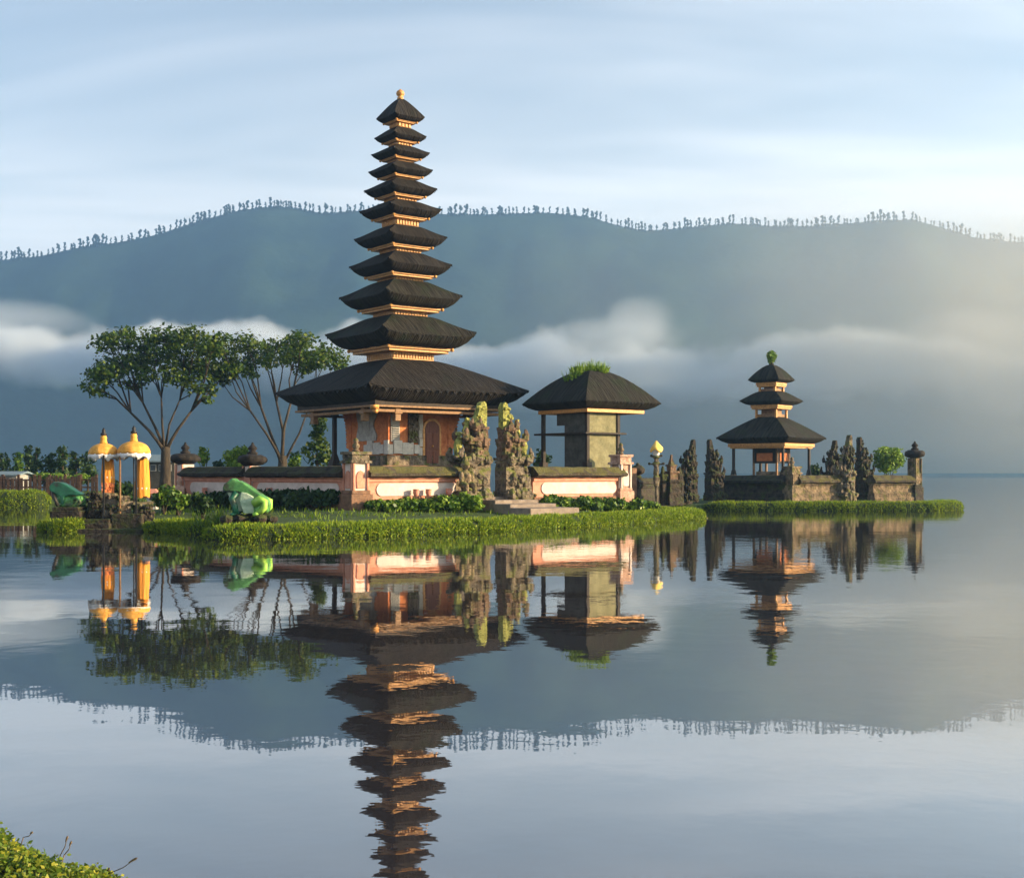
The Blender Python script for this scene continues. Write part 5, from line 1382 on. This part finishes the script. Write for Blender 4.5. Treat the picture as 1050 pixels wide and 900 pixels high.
m_ = MB(); n = 20; vs, fs = [], []
for r_, z in ((0.30, 2.66), (0.29, 2.78), (0.22, 2.92), (0.12, 3.05), (0.03, 3.17)):
    for a in range(n):
        an = a * 2 * math.pi / n; q = 1 + 0.12 * math.sin(an * 3 + z * 5) + 0.06 * math.sin(an * 7)
        vs.append((r_ * q * math.cos(an), r_ * q * math.sin(an), z + (0.07 * math.sin(an * 3 + 1) if z < 2.8 else 0)))
for i in range(4):
    for a in range(n): fs.append((i * n + a, i * n + (a + 1) % n, (i + 1) * n + (a + 1) % n, (i + 1) * n + a))
fs.append(tuple(4 * n + a for a in range(n)))
m_.add(vs, fs); o = obj('canopy', m_, M['flame'], t, smooth=True); so = o.modifiers.new('cloth', 'SOLIDIFY'); so.thickness = 0.02
ld = 63.0
t = thing('stone_shrine', 'little stepped stone shrine with reddish spire beside the yellow topped post', 'shrine', (X(688.5, ld), ld, 0.5), R(30))
m_ = MB(); m_.sq(0.42, 0, 0.55); m_.sq(0.34, 0.547, 0.75); m_.sq(0.30, 0.747, 1.15); m_.sq(0.38, 1.147, 1.27); obj('base', m_, M['stone_dark'], t, cuts=2, rough=0.05, rscale=4)
m_ = MB(); m_.sq(0.24, 1.265, 1.6); m_.sq(0.30, 1.597, 1.7); m_.sq(0.17, 1.697, 1.95); m_.sq(0.21, 1.947, 2.02); m_.box(-0.12, 0.12, -0.12, 0.12, 2.017, 2.5, None, 0.25); obj('spire', m_, M['stone_red'], t, cuts=2, rough=0.04, rscale=5)
for s in (-1, 1):
    m_ = MB(); m_.box(0.52 * s - 0.12, 0.52 * s + 0.12, -0.14, 0.14, 0, 1.45); m_.box(0.52 * s - 0.17, 0.52 * s + 0.17, -0.18, 0.18, 1.447, 1.56); m_.box(0.52 * s - 0.1, 0.52 * s + 0.1, -0.1, 0.1, 1.557, 1.95, None, 0.3); obj('side_post', m_, M['stone_dark'], t, cuts=2, rough=0.04, rscale=5)
t = pillar('dark stone end pillar with broad cap at the right end of the far island', (X(938, 75.5), 75.5), R(30), Z(462, 75.5), 0.28, 'round', ('stone_dark', 'stone_tan', 'stone_tan', 'stone_dark'), 0.4)
t['group'] = 'far island walls'
t = pillar('mossy tan stone corner pillar of the far island wall in front of the small shrine', c2, R(35), Z(478, 72.5), 0.34, 'block', ('stone_tan', 'stone_tan', 'stone_tan', 'stone_tan'), 0.4)
t['group'] = 'far island walls'
# dark statue leaning on the far corner pillar, dark round jar behind the pink pillar
t = thing('stone_ornament', 'dark round carved stone ornament on the low wall right of the pink pillar', 'ornament', (X(654, 63.8), 63.8, 1.84), R(20))
m_ = MB(); m_.lathe([(0.2, -0.02), (0.22, 0.08), (0.14, 0.16), (0.34, 0.3), (0.38, 0.45), (0.28, 0.58), (0.12, 0.66), (0.05, 0.78)], 16); obj('carving', m_, M['stone_dark'], t, cuts=1, rough=0.04, rscale=5, smooth=True)

# clay pots along the walls
for (t_, o_, z_, lb, left) in ((2.5, 0.5, 0.95, 'small pink clay pot left under the long pink wall panel', 0), (3.1, 0.5, 0.95, 'pink clay pot in the middle under the long pink wall panel', 0), (4.1, 0.5, 0.97, 'pink clay pot at the right end of the long pink wall', 0), (6.9, 0.45, 0.98, 'small red pot against the shaded left wall', 1), (2.2, 0.45, 0.95, 'small pinkish pot against the wall behind the frog statue', 1)):
    x, y = (on_left if left else on_wall)(t_, o_)
    t = thing('clay_pot', lb, 'pot', (x, y, z_ + 0.22), 0, 'clay pots along the yard wall')
    m_ = MB(); m_.lathe([(0.08, 0.0), (0.11, 0.08), (0.13, 0.18), (0.11, 0.24), (0.135, 0.255), (0.135, 0.285), (0.11, 0.285), (0.10, 0.24)], 14); obj('body', m_, M['pot'], t, smooth=True)
    m_ = MB(); m_.lathe([(0.105, 0.255), (0.105, 0.265)], 14); obj('earth', m_, M['soil'], t)
    m_ = MB(); m_.sq(0.14, -0.9, 0.0); obj('stand', m_, M['base'], t)
t = thing('stone_lantern', 'little white stone lantern on the lawn right of the orange shrines', 'lantern', (X(157, 60), 60, gz(X(157, 60), 60)))
m_ = MB(); m_.sq(0.2, -0.1, 0.2); m_.sq(0.13, 0.197, 0.36); m_.sq(0.24, 0.357, 0.75); obj('body', m_, M['pale_block'], t, bevel=0.02)
m_ = MB(); m_.box(-0.36, 0.36, -0.36, 0.36, 0.747, 0.98, None, 0.35); obj('roof', m_, M['pot'], t, bevel=0.02)
m_ = MB(); m_.box(-0.1, 0.1, -0.26, -0.235, 0.45, 0.66); obj('opening', m_, M['black'], t)
t = thing('garden_statue', 'small pinkish stone figure standing at the far end of the left wall', 'statue', (X(184, 57), 57, gz(X(184, 57), 57)))
blob('figure', [((0, 0, 0.45), (0.22, 0.2, 0.42)), ((0, 0, 0.9), (0.18, 0.16, 0.3)), ((0, -0.02, 1.25), (0.13, 0.13, 0.15)), ((-0.2, -0.08, 0.85), (0.07, 0.09, 0.25)), ((0.2, -0.08, 0.85), (0.07, 0.09, 0.25)), ((0, 0, 1.42), (0.08, 0.08, 0.1))], M['pink_stone'], t, 0.03, 3)
m_ = MB(); m_.sq(0.26, -0.1, 0.14); obj('pedestal', m_, M['stone_dark'], t, bevel=0.02)
t = thing('rock', 'pale rock in the water off the right end of the near hedge', 'rock', (X(719.5, 59.0), 59.0, 0))
m_ = MB(); m_.ball((0, 0, 0.06), (0.24, 0.2, 0.17), 12, 8); m_.ball((0.16, 0.05, 0.0), (0.16, 0.14, 0.12), 10, 7); obj('body', m_, M['stone_tan'], t, rough=0.06, rscale=5, smooth=True)

# ---------------------------------------------------------------- near bank in the bottom left corner
bp_ = (-2.95, 6.35)
t = thing('bank_shrub', 'low sunlit leafy bank plant in the bottom left corner', 'shrub', (*bp_, 0))
def bank_z(x, y):
    q_ = (x + bp_[0] + 1.99 + 0.06 * math.sin(y * 5)) * -0.64 + (y + bp_[1] - 6.42) * -0.77
    return 0.15 * min(1.0, max(0.0, q_) / 0.35) ** 0.6
m_ = MB(); n = 44
for j in range(n + 1):
    for i in range(n + 1):
        x, y = -1.6 + 3.0 * i / n, -1.7 + 3.2 * j / n
        z = bank_z(x, y) - 0.04
        m_.v.append((x, y, z - (0.12 if z < 0 else 0)))
m_.f = [(j * (n + 1) + i, j * (n + 1) + i + 1, (j + 1) * (n + 1) + i + 1, (j + 1) * (n + 1) + i) for j in range(n) for i in range(n)]
obj('bank', m_, M['hedge_core'], t, smooth=True)
Cp = []
while len(Cp) < 34000:
    x, y = rng.uniform(-1.3, 1.2), rng.uniform(-0.9, 1.4); z = bank_z(x, y)
    if z > 0.004: Cp.append((x, y, z + rng.gauss(0.0, 0.022) + 0.05 * noise.noise(Vector((x * 6, y * 6, 0))) + 0.02 * noise.noise(Vector((x * 19, y * 19, 0)))))
Cp = np.array(Cp)
quads('leaves', leaf_quads(Cp, np.tile(np.array([[0.15, -0.35, 0.8]]), (len(Cp), 1)), 0.019, 1.5, 0.6), M['leaf_fore'], t)
m_ = MB()
for px_, py_, px2, py2, d_ in ((62, 876, 69, 858, 6.7), (66, 876, 73, 863, 6.7), (110, 896, 139, 880, 6.35), (24, 858, 33, 853, 6.8), (104, 898, 112, 890, 6.4)):
    a, b = P3(px_, py_, d_), P3(px2, py2, d_ - 0.05); o_ = Vector((*bp_, 0)); a -= o_; b -= o_
    m_ = MB(); m_.tube([a - Vector((0.03, 0, 0.09)), a, a.lerp(b, 0.55) + Vector((0.004, 0, -0.008)), b], [0.003, 0.003, 0.0025, 0.0015], 5); obj('twig', m_, M['twig'], t)
    tips = MB(); tips.tube([a.lerp(b, 0.75), a.lerp(b, 0.92), b, b + (b - a) * 0.08], [0.0025, 0.006, 0.006, 0.001], 6); obj('seed_head', tips, M['twig'], t)
